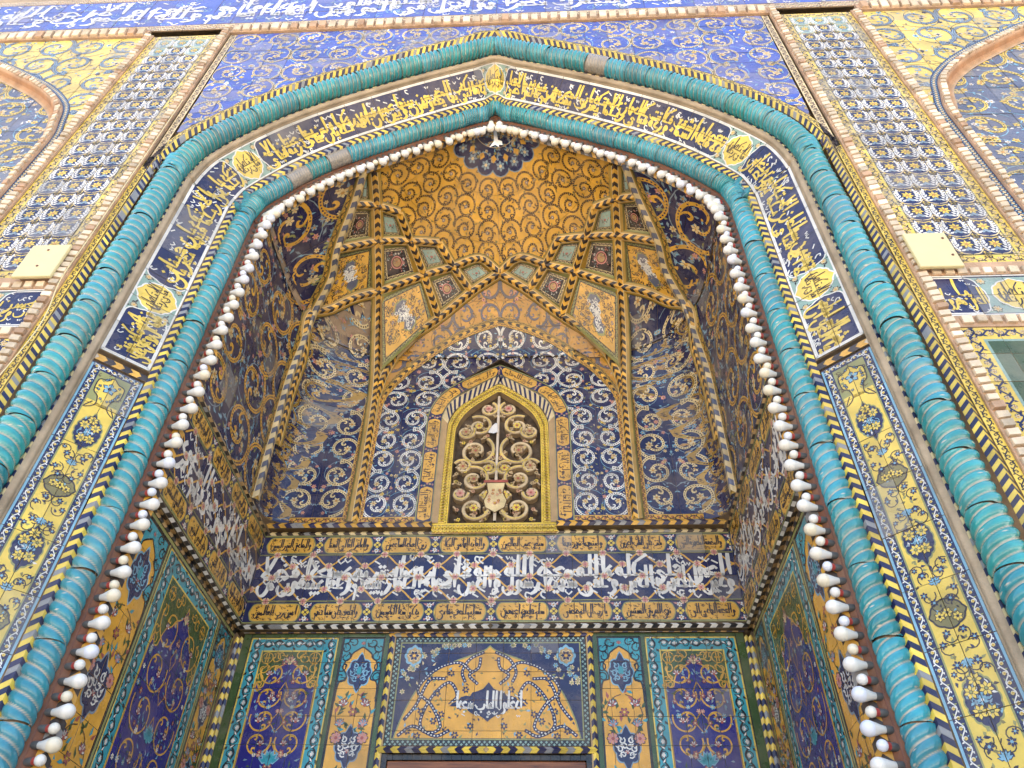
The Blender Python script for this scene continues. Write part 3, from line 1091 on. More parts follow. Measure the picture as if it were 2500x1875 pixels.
emit(S, fR, t, M_TILE, us=np.r_[grid(sI, AL, .24), grid(AL, 2 * AL - sI, .24)[1:]], vs=[0, wR / 2, wR], gap=.0035, fine=(.05, 9), faded=.10, vary=.09)

for side in (-1, 1):
    def jamb(q, side=side):
        w = wR
        k = q[:, 0] / w
        return np.stack([side * (2.16 - (RB[0] + (RB[2] - RB[0]) * k)), RB[1] + (RB[3] - RB[1]) * k, q[:, 1]], 1)
    zt = 4.585
    t = thing('orange_chevron_strip', f'short orange and black chevron strip under the {SIDE[side]} end of the arch inscription', 'tile strip', (side * 1.95, .2, zt))
    X, S = Soup(), Soup()
    chevrons(X, wR, .04, .04, ('gold', 'ink'), 1, 0, 0, .5, 'pale', .003)
    S.put(X, 1, 1, 0, zt - .05)
    emit(S, jamb, t, M_MOSAIC, name='chevron_pieces')
    z0, z1 = 1.5, 4.52
    t = thing('flower_panel', f'tall yellow tile panel with blue medallions on the {SIDE[side]} reveal', 'tile panel', (side * 1.95, .2, z0))
    S = Soup()
    S.rect(0, wR, z0, z1, 'navy', 0)
    S.rect(.0, .012, z0, z1 - .01, 'sky', 1)
    S.rect(wR - .012, wR, z0, z1 - .01, 'sky', 1)
    for x0 in (.014, wR - .052):
        V = Soup()
        vine_strip(V, z1 - z0 - .01, .038, 'navy', 'white', 'yellow', 1, 1.9, 0, 0, lw=.12, grd=False, leafc='olive', acc='sky')
        S.put(V, 1, 1, x0 + .038, z0, math.pi / 2)
    V = Soup()
    vine_strip(V, wR - .03, .036, 'navy', 'white', 'yellow', 1, 1.9, 0, 0, lw=.12, grd=False, leafc='sky')
    S.put(V, 1, 1, .015, z1 - .04)
    a, b, zz = .054, wR - .054, z1 - .044
    S.rect(a, b, z0, zz, 'olive', 1)
    S.rect(a + .007, b - .007, z0, zz - .20, 'yellow', 2)
    cx = wR / 2
    hw = (b - a) / 2 - .008
    # head of the panel: yellow trefoil in an olive ground
    head = np.array([(-.62, 0), (-1, -.28), (-.42, -.10), (-.5, .22), (-.86, .36), (-.88, .78), (-.4, .86), (0, 1.0), (.4, .86), (.88, .78), (.86, .36), (.5, .22), (.42, -.10), (1, -.28), (.62, 0)])
    P = np.c_[cx + head[:, 0] * hw, zz - .20 + head[:, 1] * .185]
    S.poly(P, 'yellow', 2.4)
    S.ribbon(smooth_pts(P, 3), .006, 'ink', 4)
    S.rect(a + .007, b - .007, zz - .27, zz - .195, 'yellow', 2.2)
    for k in range(26):
        x, z = rng.uniform(a + .012, b - .012), zz - rng.uniform(.01, .19)
        if abs(x - cx) > hw * .72 or z > zz - .035:
            palmette(S, x, z, rng.uniform(0, 6), .022, 'brown', 3, int(rng.choice([-1, 1])))

    def sprig(cz, flip=1):
        for m in (-1, 1):
            for (dx, dz, r_) in ((.5, .03, .019), (.78, -.055, .017), (.42, -.095, .018), (.8, .06, .014)):
                flower(S, cx + m * dx * hw, cz + dz * flip, r_, 6, 'navy', 'sky', 4, rng.uniform(0, 6))
                S.ribbon(spiral(cx + m * dx * hw * .8, cz + dz * flip - .01, .035, .012, rng.uniform(0, 6), m * .7, 9), .0045, 'ink', 3.4)
            for k in range(9):
                leaf(S, cx + m * rng.uniform(.1, .95) * hw, cz + rng.uniform(-.13, .1), rng.uniform(0, 6), .022, .013, ('olive', 'ink', 'navy', 'oliv2')[k % 4], 3)
        lotus(S, cx, cz - .02, .036, ('sky', 'sky', 'navy'), 4, math.pi / 2 * flip)

    flower(S, cx, zz - .09, .034, 5, 'sky', 'navy', 4, .3, 'navy')
    for k in range(16):
        a_ = rng.uniform(0, 6.28)
        flower(S, cx + .65 * hw * math.cos(a_), zz - .10 + .075 * math.sin(a_), .010, 5, 'navy', 'sky', 4)
        leaf(S, cx + .6 * hw * math.cos(a_ + .3), zz - .10 + .07 * math.sin(a_ + .3), a_, .024, .012, 'olive', 3)
    per = .675
    zc0 = 4.09
    k = 0
    while zc0 - k * per > z0 - .2:
        zc = zc0 - k * per
        P = lobed(cx, zc, hw * .86, .098, 8, .07, .28, 64)
        S.fan(P, 'olive', 2.5, (cx, zc))
        P2 = lobed(cx, zc, hw * .79, .089, 8, .07, .28, 64)
        S.fan(P2, 'navy', 3, (cx, zc))
        for (dx, dz) in ((-.36, .035), (.36, .035), (-.22, -.045), (.3, -.038), (0, .075)):
            flower(S, cx + dx * hw, zc + dz, .026, 7, 'yellow', 'ink', 5, rng.uniform(0, 6), 'ink')
            S.disc(cx + dx * hw, zc + dz, .006, 'olive', 7, 6)
        flower(S, cx, zc, .02, 5, 'sky', 'white', 5, 0)
        for q in range(22):
            leaf(S, cx + rng.uniform(-.6, .6) * hw, zc + rng.uniform(-.065, .065), rng.uniform(0, 6), .022, .010, ('sky', 'bluegrey', 'white')[q % 3], 4)
            if q < 8:
                S.ribbon(spiral(cx + rng.uniform(-.4, .4) * hw, zc + rng.uniform(-.04, .04), .02, .008, rng.uniform(0, 6), .7, 7), .003, 'sky', 4)
        sprig(zc - .185)
        zo = zc - .335
        P = lobed(cx, zo, .058, hw * .82, 3, .10, .22, 48)
        P = np.c_[cx + (P[:, 1] - zo), zo + (P[:, 0] - cx)]
        S.fan(P, 'oliv2', 3, (cx, zo))
        S.outline(P, .007, 'ink', 4)
        for dx in (-.42, 0, .42):
            flower(S, cx + dx * hw, zo + rng.normal(0, .012), .02, 6, 'yellow', 'ink', 5, rng.uniform(0, 6), 'ink')
        for q in range(12):
            leaf(S, cx + rng.uniform(-.6, .6) * hw, zo + rng.uniform(-.03, .03), rng.uniform(0, 6), .016, .008, ('sky', 'ink')[q % 2], 4)
        sprig(zo - .17, -1)
        k += 1
    emit(S, jamb, t, M_TILE, us=[0, wR * .5, wR], vs=np.r_[np.arange(zt - .065, z0, -.26)[::-1]], gap=.003, faded=.08, vary=.07)
# ================================================================ facade (plane y = -.05)
FY = -.05
fF = plane_y(FY)


def fplane(side):
    return plane_y(FY, side)


def bricks(t, P, A, n, w, ln, depth, face='pale', nm='brick', seed=0, up=(0, -1, 0), keep=300):
    """row of n dentil bricks along points P (k,3): across A, standing out along up; each one a block of its own"""
    r = np.random.default_rng(seed)
    P = np.asarray(P, float)
    d = np.r_[0, np.cumsum(np.linalg.norm(np.diff(P, axis=0), axis=1))]
    up = np.array(up, float)
    for k in range(n):
        s0 = (k + .5) / n * d[-1]
        p = np.array([np.interp(s0, d, P[:, j]) for j in range(3)])
        q = np.array([np.interp(s0 + .01, d, P[:, j]) for j in range(3)]) - np.array([np.interp(s0 - .01, d, P[:, j]) for j in range(3)])
        tg = q / np.linalg.norm(q)
        a = np.asarray(A, float) if A is not None else np.cross(tg, up)
        a = a / np.linalg.norm(a)
        hl, hw = ln / 2 * r.uniform(.86, 1.0), w / 2 * r.uniform(.9, 1.05)
        dp = depth * r.uniform(.75, 1.15)
        p = p + a * r.normal(0, .0015)
        V = []
        for h in (-.004, dp):
            k2 = 1.0 if h < 0 else r.uniform(.80, .93)
            for i, j in ((-1, -1), (1, -1), (1, 1), (-1, 1)):
                V.append(p + a * hw * i * k2 + tg * hl * j * k2 + up * (h + (r.normal(0, .0012) if h > 0 else 0) + (dp * .18 * i if h > 0 else 0)))
        fc = np.array(C[face]) * math.exp(r.normal(0, .16)) if r.random() > .15 else np.array(C['brick'])
        bc = np.array(C['brick']) * math.exp(r.normal(0, .15)) * .85
        raw(nm, V, [(0, 3, 2, 1), (4, 5, 6, 7), (0, 1, 5, 4), (1, 2, 6, 5), (2, 3, 7, 6), (3, 0, 4, 7)], M_BRICK, t, np.vstack([np.tile(bc, (4, 1)), np.tile(fc, (4, 1))]))


def dentil(label, x0, x1, z0, z1, pitch, seed, vertical=True, lip=0):
    t = thing('dentil_moulding', label, 'brick moulding', ((x0 + x1) / 2, FY, (z0 + z1) / 2))
    y1 = FY - .012
    box('moulding_bed', (x0 - .006, y1, z0), (x1 + .006, FY + .01, z1), M_BRICK, t, C['brick'])
    if vertical:
        P = [((x0 + x1) / 2, y1, z0 + .01), ((x0 + x1) / 2, y1, z1 - .01)]
        bricks(t, P, (1 if x0 > 0 else -1, 0, 0), int((z1 - z0) / pitch), (x1 - x0) * .92, pitch * .84, .022, seed=seed)
    else:
        P = [(x0 + .01, y1, (z0 + z1) / 2), (x1 - .01, y1, (z0 + z1) / 2)]
        bricks(t, P, (0, 0, 1), int((x1 - x0) / pitch), (z1 - z0) * .9, pitch * .84, .026, seed=seed)
    return t


# spandrels
o = arch(AS, -.196, 0)
k = (o[:, 0] < 2.275) & (o[:, 2] > 5)
spoly = np.vstack([o[k][:, [0, 2]], [(0, 8.475), (2.275, 8.475)]])
sphi = poly_phi(spoly)
for side in (-1, 1):
    t = thing('spandrel', f'cobalt flower tiles of the {SIDE[side]} spandrel between arch and pilaster', 'tile panel', (side * 1.6, FY, 7.9))
    S = Soup()
    S.rect(0, 2.28, 6.3, 8.48, 'lapis', 0)
    scrolls(S, -.02, 2.28, 6.30, 8.48, .30, 'cream', 'ink', ('cream', 'white', 'yellow'), 'sky', ('white', 'sky', 'cream'), None, .075, 1.1, 11 + side, lay=2, turns=1.35)
    emit(S, fplane(side), t, us=grid(0, 2.28, .19), vs=grid(6.30, 8.48, .182), phi=sphi, fine=(.10, .10), faded=.30, vary=.12, gap=.003, fadecol=(.30, .27, .26))
    t = thing('scroll_border', f'pale vertical scroll border at the outer edge of the {SIDE[side]} spandrel', 'tile strip', (side * 2.3, FY, 7.4))
    S, V = Soup(), Soup()
    vine_strip(V, 2.2, .055, 'cream', 'brown', None, 1, 1.6)
    S.put(V, 1, 1, 2.335, 6.27, math.pi / 2)
    emit(S, fplane(side), t, M_MOSAIC, name='strip_tiles')
    dentil(f'brick dentil moulding between the {SIDE[side]} spandrel and its pilaster', *sorted((side * 2.36, side * 2.418)), 2.6, 8.63, .052, 20 + side)
    dentil(f'brick dentil moulding on the outer side of the {SIDE[side]} pilaster', *sorted((side * 3.042, side * 3.10)), 4.96 + .0, 8.50, .052, 30 + side)

    # pilaster
    dz = .032 if side < 0 else -.030
    z0, z1 = 5.03 + dz, 8.49
    t = thing('pilaster', f'{SIDE[side]} pilaster of navy tiles with rows of yellow and white flowers', 'tile panel', (side * 2.73, FY, z0))
    xa, xb = 2.426, 3.034
    S = Soup()
    S.rect(xa, xb, z0, z1, 'yellow', 0)
    for x in (xa + .002, xb - .062):
        V = Soup()
        vine_strip(V, z1 - z0, .06, 'yellow', 'ink', 'cream', 1, 1.5, 0, 0, lw=.10, grd=False, line=None)
        S.put(V, 1, 1, x + .06, z0, math.pi / 2)
    for z in (z0 + .002, z1 - .07):
        vine_strip(S, xb - xa - .12, .06, 'yellow', 'ink', 'cream', 1, 1.5, xa + .06, z, lw=.10, grd=False)
    S.rect(xa + .066, xb - .066, z0 + .066, z1 - .075, 'olive', .6)
    fx0, fx1, fz0, fz1 = xa + .072, xb - .072, z0 + .072, z1 - .08
    S.rect(fx0, fx1, fz0, fz1, 'slate', 1.2)
    nx, nzr = 3, int(round((fz1 - fz0) / .165))
    px, pz = (fx1 - fx0) / nx, (fz1 - fz0) / nzr
    for j in range(nzr):
        for i in range(nx):
            x, z = fx0 + (i + .5) * px, fz0 + (j + .5) * pz
            top = j >= nzr - 2
            S.rect(x - px / 2, x + px / 2, z - pz * .5, z + pz * .5, 'sage' if top and (i != 1 or j == nzr - 1) else 'navy', 1.4)
            for m in (-1, 1):
                for q in range(6):                                  # feathered white leaf
                    a = (q - 2.5) / 2.5
                    bx, bz = x + m * px * (.30 + .10 * math.cos(a * 1.4)), z - pz * .02 + a * pz * .30
                    leaf(S, bx, bz, math.pi / 2 + m * (.5 - a * .5), pz * .22, px * .11, 'white', 3, 0)
                    leaf(S, bx, bz, math.pi / 2 - m * (.9 + a * .3), pz * .19, px * .09, 'white', 3, 0)
                S.ribbon(smooth_pts([(x + m * px * .02, z - pz * .5), (x + m * px * .30, z - pz * .42), (x + m * px * .5, z - pz * .18)], 4), .0075, 'cream', 2.5)
                S.ribbon(smooth_pts([(x + m * px * .5, z + pz * .12), (x + m * px * .3, z + pz * .42), (x, z + pz * .36)], 4), .0065, 'yellow', 2.5)
                leaf(S, x + m * px * .16, z - pz * .30, math.pi / 2 + m * .9, pz * .18, px * .12, 'bluegrey', 3)
                leaf(S, x + m * px * .40, z - pz * .40, m * .4, pz * .10, px * .08, 'yellow', 3)
                S.disc(x + m * px * .22, z + pz * .34, px * .035, 'cream', 3, 6)
            flower(S, x, z + .01, px * .24, 7, 'yellow', 'ochre', 4, math.pi / 2, 'ink', .5)
            leaf(S, x, z - pz * .26, math.pi / 2, pz * .2, px * .3, 'bluegrey', 3, 0)
            for m in (0, 1):
                flower(S, x - px / 2 + m * px, z - pz / 2, px * .17, 8, 'cream', 'olive', 3.4, 0, 'ink', .45)
    emit(S, fplane(side), t, us=[xa, fx0, fx0 + px, fx0 + 2 * px, fx1, xb], vs=np.r_[z0, fz0 + np.arange(nzr + 1) * pz, z1], gap=.003, faded=.16, vary=.10)

    # below the pilaster: brick course, inscription, lower panel
    zb = 4.60 + dz
    t = thing('brick_course', f'dusty brick course under the {SIDE[side]} pilaster', 'brick moulding', (side * 2.9, FY, zb + .36))
    box('moulding_bed', (min(side * 2.39, side * 3.7), FY - .004, zb + .325), (max(side * 2.39, side * 3.7), FY + .01, zb + .43), M_BRICK, t, C['brick'])
    bricks(t, [(side * 2.44, FY - .004, zb + .352), (side * 3.65, FY - .004, zb + .352)], (0, 0, 1), 18, .045, .055, .016, seed=5)
    t = thing('wall_inscription', f'navy inscription tiles with yellow medallions below the {SIDE[side]} pilaster', 'inscription', (side * 2.9, FY, zb))
    S = Soup()
    X0, X1 = (-3.62, -2.39) if side < 0 else (2.39, 3.62)
    S.rect(X0, X1, zb, zb + .32, 'sage', 0)
    for (a, b, c_, d_) in ((X0, X1, zb, zb + .011), (X0, X1, zb + .309, zb + .32), (X0, X0 + .011, zb, zb + .32), (X1 - .011, X1, zb, zb + .32)):
        S.rect(a, b, c_, d_, 'white', 5)
    S.rect(X0 + .011, X1 - .011, zb + .011, zb + .019, 'navy', 1)
    S.rect(X0 + .011, X1 - .011, zb + .301, zb + .309, 'navy', 1)
    xe = X1 - .015 if side < 0 else X0 + .015
    a, b = (xe - .26, xe) if side < 0 else (xe, xe + .26)
    P = cartouche(a - (0 if side < 0 else .1), b + (.1 if side < 0 else 0), zb + .02, zb + .30, 7, .3, .1)
    P[:, 0] = P[:, 0].clip(a, b)
    S.poly(P, 'navy', 1.4)
    S.outline(P, .008, 'white', 3)
    write(S, 'ذات حسن وجنا' if side < 0 else 'الحق يا معزولا', lambda x, y, b=b: np.c_[b - .01 - x, zb + .02 + y], .24, .275, 'yellow', 4, 2, .125, 'white', 1.2, seed=3)
    c_ = (a - .16) if side < 0 else (b + .16)
    P = lobed(c_, zb + .16, .125, .115, 6, .06, .1, 40)
    S.fan(P, 'yellow', 1.4, (c_, zb + .16))
    S.outline(P, .008, 'white', 3)
    write(S, 'فباي الاء ربكما تكذبان', lambda x, y: np.c_[c_ + .105 - x, zb + .05 + y], .21, .21, 'ink', 4, 2, .11, 'ink', .5)
    a, b = (c_ - .62, c_ - .16) if side < 0 else (c_ + .16, c_ + .62)
    P = cartouche(a, b, zb + .02, zb + .30, 7, .3, .1)
    S.poly(P, 'navy', 1.4)
    S.outline(P, .008, 'white', 3)
    write(S, 'فيهن خيرات حسان', lambda x, y, b=b: np.c_[b - .02 - x, zb + .02 + y], .42, .275, 'yellow', 4, 2, .125, 'white', .9, seed=4)
    for q in (-.15, .15):
        for w_ in (.05, .27):
            flower(S, c_ + q, zb + w_, .024, 7, 'cream', 'gold', 3, 0, 'ink')
    emit(S, fF, t, us=grid(X0, X1, .205), vs=[zb, zb + .16, zb + .32], gap=.003, faded=.15)
    t = thing('brick_course', f'dusty brick course under the {SIDE[side]} wall inscription', 'brick moulding', (side * 2.9, FY, zb - .06))
    box('moulding_bed', (min(side * 2.43, side * 3.7), FY - .004, zb - .085), (max(side * 2.43, side * 3.7), FY + .01, zb - .003), M_BRICK, t, C['brick'])
    bricks(t, [(side * 2.45, FY - .004, zb - .04), (side * 3.65, FY - .004, zb - .04)], (0, 0, 1), 17, .05, .06, .018, seed=8)
    z1 = zb - .088
    t = thing('lower_panel', f'yellow bordered tile panel with white flowers low on the {SIDE[side]} wall', 'tile panel', (side * 2.75, FY, z1))
    S = Soup()
    xa, xb, z0 = 2.43, 3.5, 2.25
    S.rect(xa, xb, z0, z1, 'yellow', 0)
    V = Soup()
    vine_strip(V, z1 - z0, .075, 'yellow', 'navy', 'cream', 1, 1.5, 0, 0, lw=.13, grd=False)
    S.put(V, 1, 1, xa + .08, z0, math.pi / 2)
    vine_strip(S, xb - xa, .075, 'yellow', 'navy', 'cream', 1, 1.5, xa, z1 - .078, lw=.13, grd=False)
    S.rect(xa + .085, xb, z0, z1 - .085, 'sage', .6)
    S.rect(xa + .10, xb, z0, z1 - .10, 'green', 1)
    for q in range(60):
        x, z = rng.uniform(xa + .11, xb - .03), rng.uniform(z0, z1 - .13)
        palmette(S, x, z, rng.uniform(0, 6), .05, 'ink', 2, int(rng.choice([-1, 1])))
    for zc in np.arange(z1 - .52, z0, -.62):
        P = lobed((xa + xb) / 2 + .04, zc, .40, .26, 7, .09, .12, 64)
        S.fan(P, 'yellow', 3, ((xa + xb) / 2 + .04, zc))
        P = (P - ((xa + xb) / 2 + .04, zc)) * .9 + ((xa + xb) / 2 + .04, zc)
        S.fan(P, 'navy', 3.5, ((xa + xb) / 2 + .04, zc))
        for q in range(26):
            x, z = (xa + xb) / 2 + .04 + rng.uniform(-.3, .3), zc + rng.uniform(-.18, .18)
            flower(S, x, z, .034, 7, ('white', 'yellow')[q % 2], 'ochre', 5, rng.uniform(0, 6), 'ink')
            leaf(S, x + .03, z, rng.uniform(0, 6), .06, .02, 'white', 4.5)
    emit(S, fplane(side), t, us=grid(xa, xb, .178), vs=grid(z0, z1, .18), gap=.003, faded=.14)

    # cream sheet-metal cover over the foot of the pilaster
    px0, px1 = sorted((side * 2.372, side * 2.60)) if side > 0 else (-2.632, -2.402)
    pz0, pz1 = (4.90, 5.20) if side > 0 else (4.997, 5.295)
    t = thing('cover_plate', f'cream painted metal cover plate at the foot of the {SIDE[side]} pilaster', 'cover plate', ((px0 + px1) / 2, FY - .05, pz0))
    me = box('plate', (px0, FY - .062, pz0), (px1, FY - .040, pz1), M_PLATE, t)
    bv = me.modifiers.new('bevel', 'BEVEL')
    bv.width = .006
    bv.segments = 2
    for q in (-1, 1):
        cx, cz = (px1 - .03 if side > 0 else px1 - .115), (pz0 + pz1) / 2 + q * .075 + .02
        a = np.arange(10) * 2 * np.pi / 10
        V = np.vstack([np.c_[cx + .008 * np.cos(a), np.full(10, FY - .062), cz + .008 * np.sin(a)], np.c_[cx + .005 * np.cos(a), np.full(10, FY - .067), cz + .005 * np.sin(a)]])
        raw('screw', V, [tuple(range(10, 20))] + [(i, (i + 1) % 10, 10 + (i + 1) % 10, 10 + i) for i in range(10)], M_METAL, t)
    box('bracket', (px0 + .02, FY - .040, pz0 + .03), (px1 - .02, FY, pz1 - .03), M_BRICK, t, C['brick'])

    # blind arch of the side bay
    BA = smooth_pts(np.array([(3.118, 4.96), (3.12, 6.3), (3.125, 6.7), (3.17, 6.93), (3.27, 7.24), (3.53, 7.56), (3.9, 7.86), (4.28, 8.13), (4.62, 8.32), (4.95, 8.43)]), 8)
    gN = np.gradient(BA, axis=0)
    gN /= np.linalg.norm(gN, axis=1)[:, None]
    nb = np.c_[gN[:, 1], -gN[:, 0]]                                   # towards the bay

    def bay(off, y):
        return np.stack([side * (BA[:, 0] + nb[:, 0] * off), np.full(len(BA), y), BA[:, 1] + nb[:, 1] * off], 1)
    t = thing('bay_spandrel', f'yellow arabesque spandrel above the blind arch on the far {SIDE[side]}', 'tile panel', (side * 3.7, FY, 8))
    S = Soup()
    S.rect(3.108, 5.0, 6.4, 8.48, 'yellow', 0)
    scrolls(S, 3.05, 5.0, 6.4, 8.5, .34, 'bluegrey', 'ink', ('cream', 'navy', 'sky'), 'ink', ('sky', 'olive', 'navy'), 'navy', .08, .9, 41 + side, 'navy')
    P = np.vstack([BA, [(4.95, 8.48), (3.11, 8.48)]])
    emit(S, fplane(side), t, us=grid(3.108, 5.0, .21), vs=grid(6.4, 8.48, .208), phi=poly_phi(P), fine=(.10, .10), faded=.05)
    t = thing('bay_arch_moulding', f'brick and tile moulding round the blind arch on the far {SIDE[side]}', 'brick moulding', (side * 3.5, FY, 7.5))
    f, L = path_surf(bay(0, FY - .004), np.stack([side * nb[:, 0], 0 * nb[:, 0], nb[:, 1]], 1))
    S = Soup()
    S.rect(0, L, 0, .05, 'navy', 0)
    for q in np.arange(.02, L, .03):
        S.disc(q, .025, .011, 'cream', 1, 6)
        S.disc(q + .015, .012, .006, 'sky', 1, 5)
        S.disc(q + .015, .038, .006, 'sky', 1, 5)
    emit(S, f, t, M_MOSAIC, name='strip_tiles', fine=(.05, 9))
    V = np.concatenate([bay(o_, y_)[:, None] for o_, y_ in ((.05, FY - .004), (.055, FY - .018), (.105, FY - .018), (.118, FY + .0), (.13, FY + .03), (.155, FY + .045), (.18, FY + .05))], 1)
    m = V.shape[1]
    raw('arch_bed', V.reshape(-1, 3), [(i * m + j, i * m + j + 1, i * m + m + j + 1, i * m + m + j) for i in range(len(BA) - 1) for j in range(m - 1)], M_STUCCO, t,
        np.tile(np.array([C['brick'], C['brick'], C['brick'], (.38, .20, .10), (.38, .20, .10), (.42, .25, .13), C['sand']]), (len(BA), 1)))
    bricks(t, bay(.08, FY - .018), None, int(L / .055), .042, .046, .018, seed=50 + side)
    t = thing('bay_infill', f'navy tile field with yellow scrolls inside the blind arch on the far {SIDE[side]}', 'tile panel', (side * 3.9, 0, 6))
    S = Soup()
    S.rect(3.25, 5.1, 4.98, 8.5, 'slate', 0)
    scrolls(S, 3.25, 5.1, 4.98, 8.5, .36, 'yellow', 'ink', ('cream', 'white', 'yellow'), 'sky', ('sky', 'white', 'olive'), None, .085, 1.2, 61 + side)
    vine_strip(S, 1.9, .07, 'yellow', 'ink', None, 4, 1.6, 3.28, 4.99)
    q = BA + nb * .18
    P = np.vstack([q[q[:, 0] < 5.05], [(5.05, q[-1, 1]), (5.05, 4.985), (q[0, 0], 4.985)]])
    emit(S, plane_y(FY + .055, side), t, us=grid(3.25, 5.1, .20), vs=grid(4.98, 8.5, .20), phi=poly_phi(P), fine=(.10, .10), faded=.15, maxparts=200)
    dentil(f'brick dentil moulding over the far {SIDE[side]} bay', *sorted((side * 3.112, side * 5.5)), 8.505, 8.625, .085, 70 + side, False)

dentil('brick dentil moulding above the two spandrels under the top inscription', -2.345, 2.345, 8.505, 8.625, .085, 80, False)
for (za, zb_, nm) in ((8.63, 8.735, 'lower'), (9.375, 9.465, 'upper')):
    t = thing('scroll_border', f'{nm} cream scroll border of the big white inscription at the top', 'tile strip', (0, FY, za))
    S = Soup()
    S.rect(-5.5, 5.5, za, zb_, 'cream', 0)
    hh = (zb_ - za) / 2
    for z in (za, za + hh):
        vine_strip(S, 11., hh * .9, 'cream', 'brown', 'pink', 1, 1.7, -5.5, z, lw=.10, grd=False)
    emit(S, fF, t, us=grid(-5.5, 5.5, .30), vs=[za, za + hh, zb_], gap=.003, faded=.05)
t = thing('top_inscription', 'long cobalt inscription band with large white lettering across the top', 'inscription', (0, FY, 8.74))
S = Soup()
S.rect(-5.5, 5.5, 8.74, 9.37, 'lapis', 0)
words_ = ['انا فتحنا لك فتحا مبينا ليغفر لك الله ما تقدم من ذنبك وما تاخر', 'ويتم نعمته عليك ويهديك صراطا مستقيما وينصرك الله نصرا عزيزا', 'هو الذي انزل السكينة في قلوب المومنين ليزدادوا ايمانا مع ايمانهم', 'ولله جنود السموات والارض وكان الله عليما حكيما']
for i, w_ in enumerate(words_):
    xr = 5.45 - i * 2.73
    write(S, w_, lambda x, y, xr=xr: np.c_[xr - x, 8.75 + y], 2.70, .60, 'white', 3, 2, .16, 'white', 1.3, seed=i)
for q in range(260):
    x, z = rng.uniform(-5.4, 5.4), rng.uniform(8.77, 9.34)
    S.ribbon(spiral(x, z, .05, .02, rng.uniform(0, 6), .8, 8), .006, 'sky', 1)
    leaf(S, x, z, rng.uniform(0, 6), .05, .02, 'bluegrey', 1)
emit(S, fF, t, us=grid(-5.5, 5.5, .22), vs=[8.74, 8.95, 9.16, 9.37], gap=.003, faded=.20, vary=.10, fadecol=(.25, .24, .32))
# ================================================================ niche: lower walls
YB, XS = 1.96, 1.655                             # lower back wall, lower side walls


def chev_line(label, f, L, w, pitch, cols, x0, y0, bulge=.010, lead=.5, flip=False, split_mid=None, ground='sand', single=False, name='chevron_strip', lay=1, loc=None):
    """straight chevron strip on surface f from (x0,y0) along +u; split_mid mirrors the direction at that u"""
    t = thing(name, label, 'tile strip', loc or tuple(f(np.array([[x0 + L / 2, y0]]))[0]))
    S = Soup()
    parts = [(x0, x0 + L, flip)] if split_mid is None else [(x0, split_mid, flip), (split_mid, x0 + L, not flip)]
    for a, b, fl in parts:
        X = Soup()
        chevrons(X, b - a, w, pitch, cols, lay, 0, 0, lead, ground, bulge, 'grey')
        S.put(X, -1 if fl else 1, 1, b if fl else a, y0)
    if single:
        T, K = S.get()
        T2 = T.copy()
        ids = np.r_[0, np.cumsum(np.any(np.abs(np.diff(K, axis=0)) > 1e-9, axis=1))]
        V = lift_tris(f, T2)
        for q in range(ids[-1] + 1):
            m = ids == q
            tris('bed' if m.sum() == 2 else 'chevron_tile', V[m], K[m], M_MOSAIC, t)
    else:
        emit(S, f, t, M_MOSAIC, name='chevron_pieces')
    return t


def vert(V, S, x, y):
    S.put(V, 1, 1, x, y, math.pi / 2)


fB = plane_y(YB)
Z0, ZT_ = 2.35, 3.862


def spray(S, cx, cz, w, h, n, fl, lf, r, seed, lay=3, edge='ink'):
    rr = np.random.default_rng(seed)
    for q in range(n):
        x, z = cx + rr.uniform(0, w), cz + rr.uniform(-h, h)
        for m in (-1, 1):
            xx = cx + m * (x - cx)
            if q % 3 == 0:
                flower(S, xx, z, r * rr.uniform(.7, 1.1), 6, fl[q % len(fl)], 'yellow', lay + 1, m * q, edge)
            else:
                leaf(S, xx, z, math.pi / 2 - m * rr.uniform(-1.5, 1.5), r * 1.6, r * .6, lf[q % len(lf)], lay)


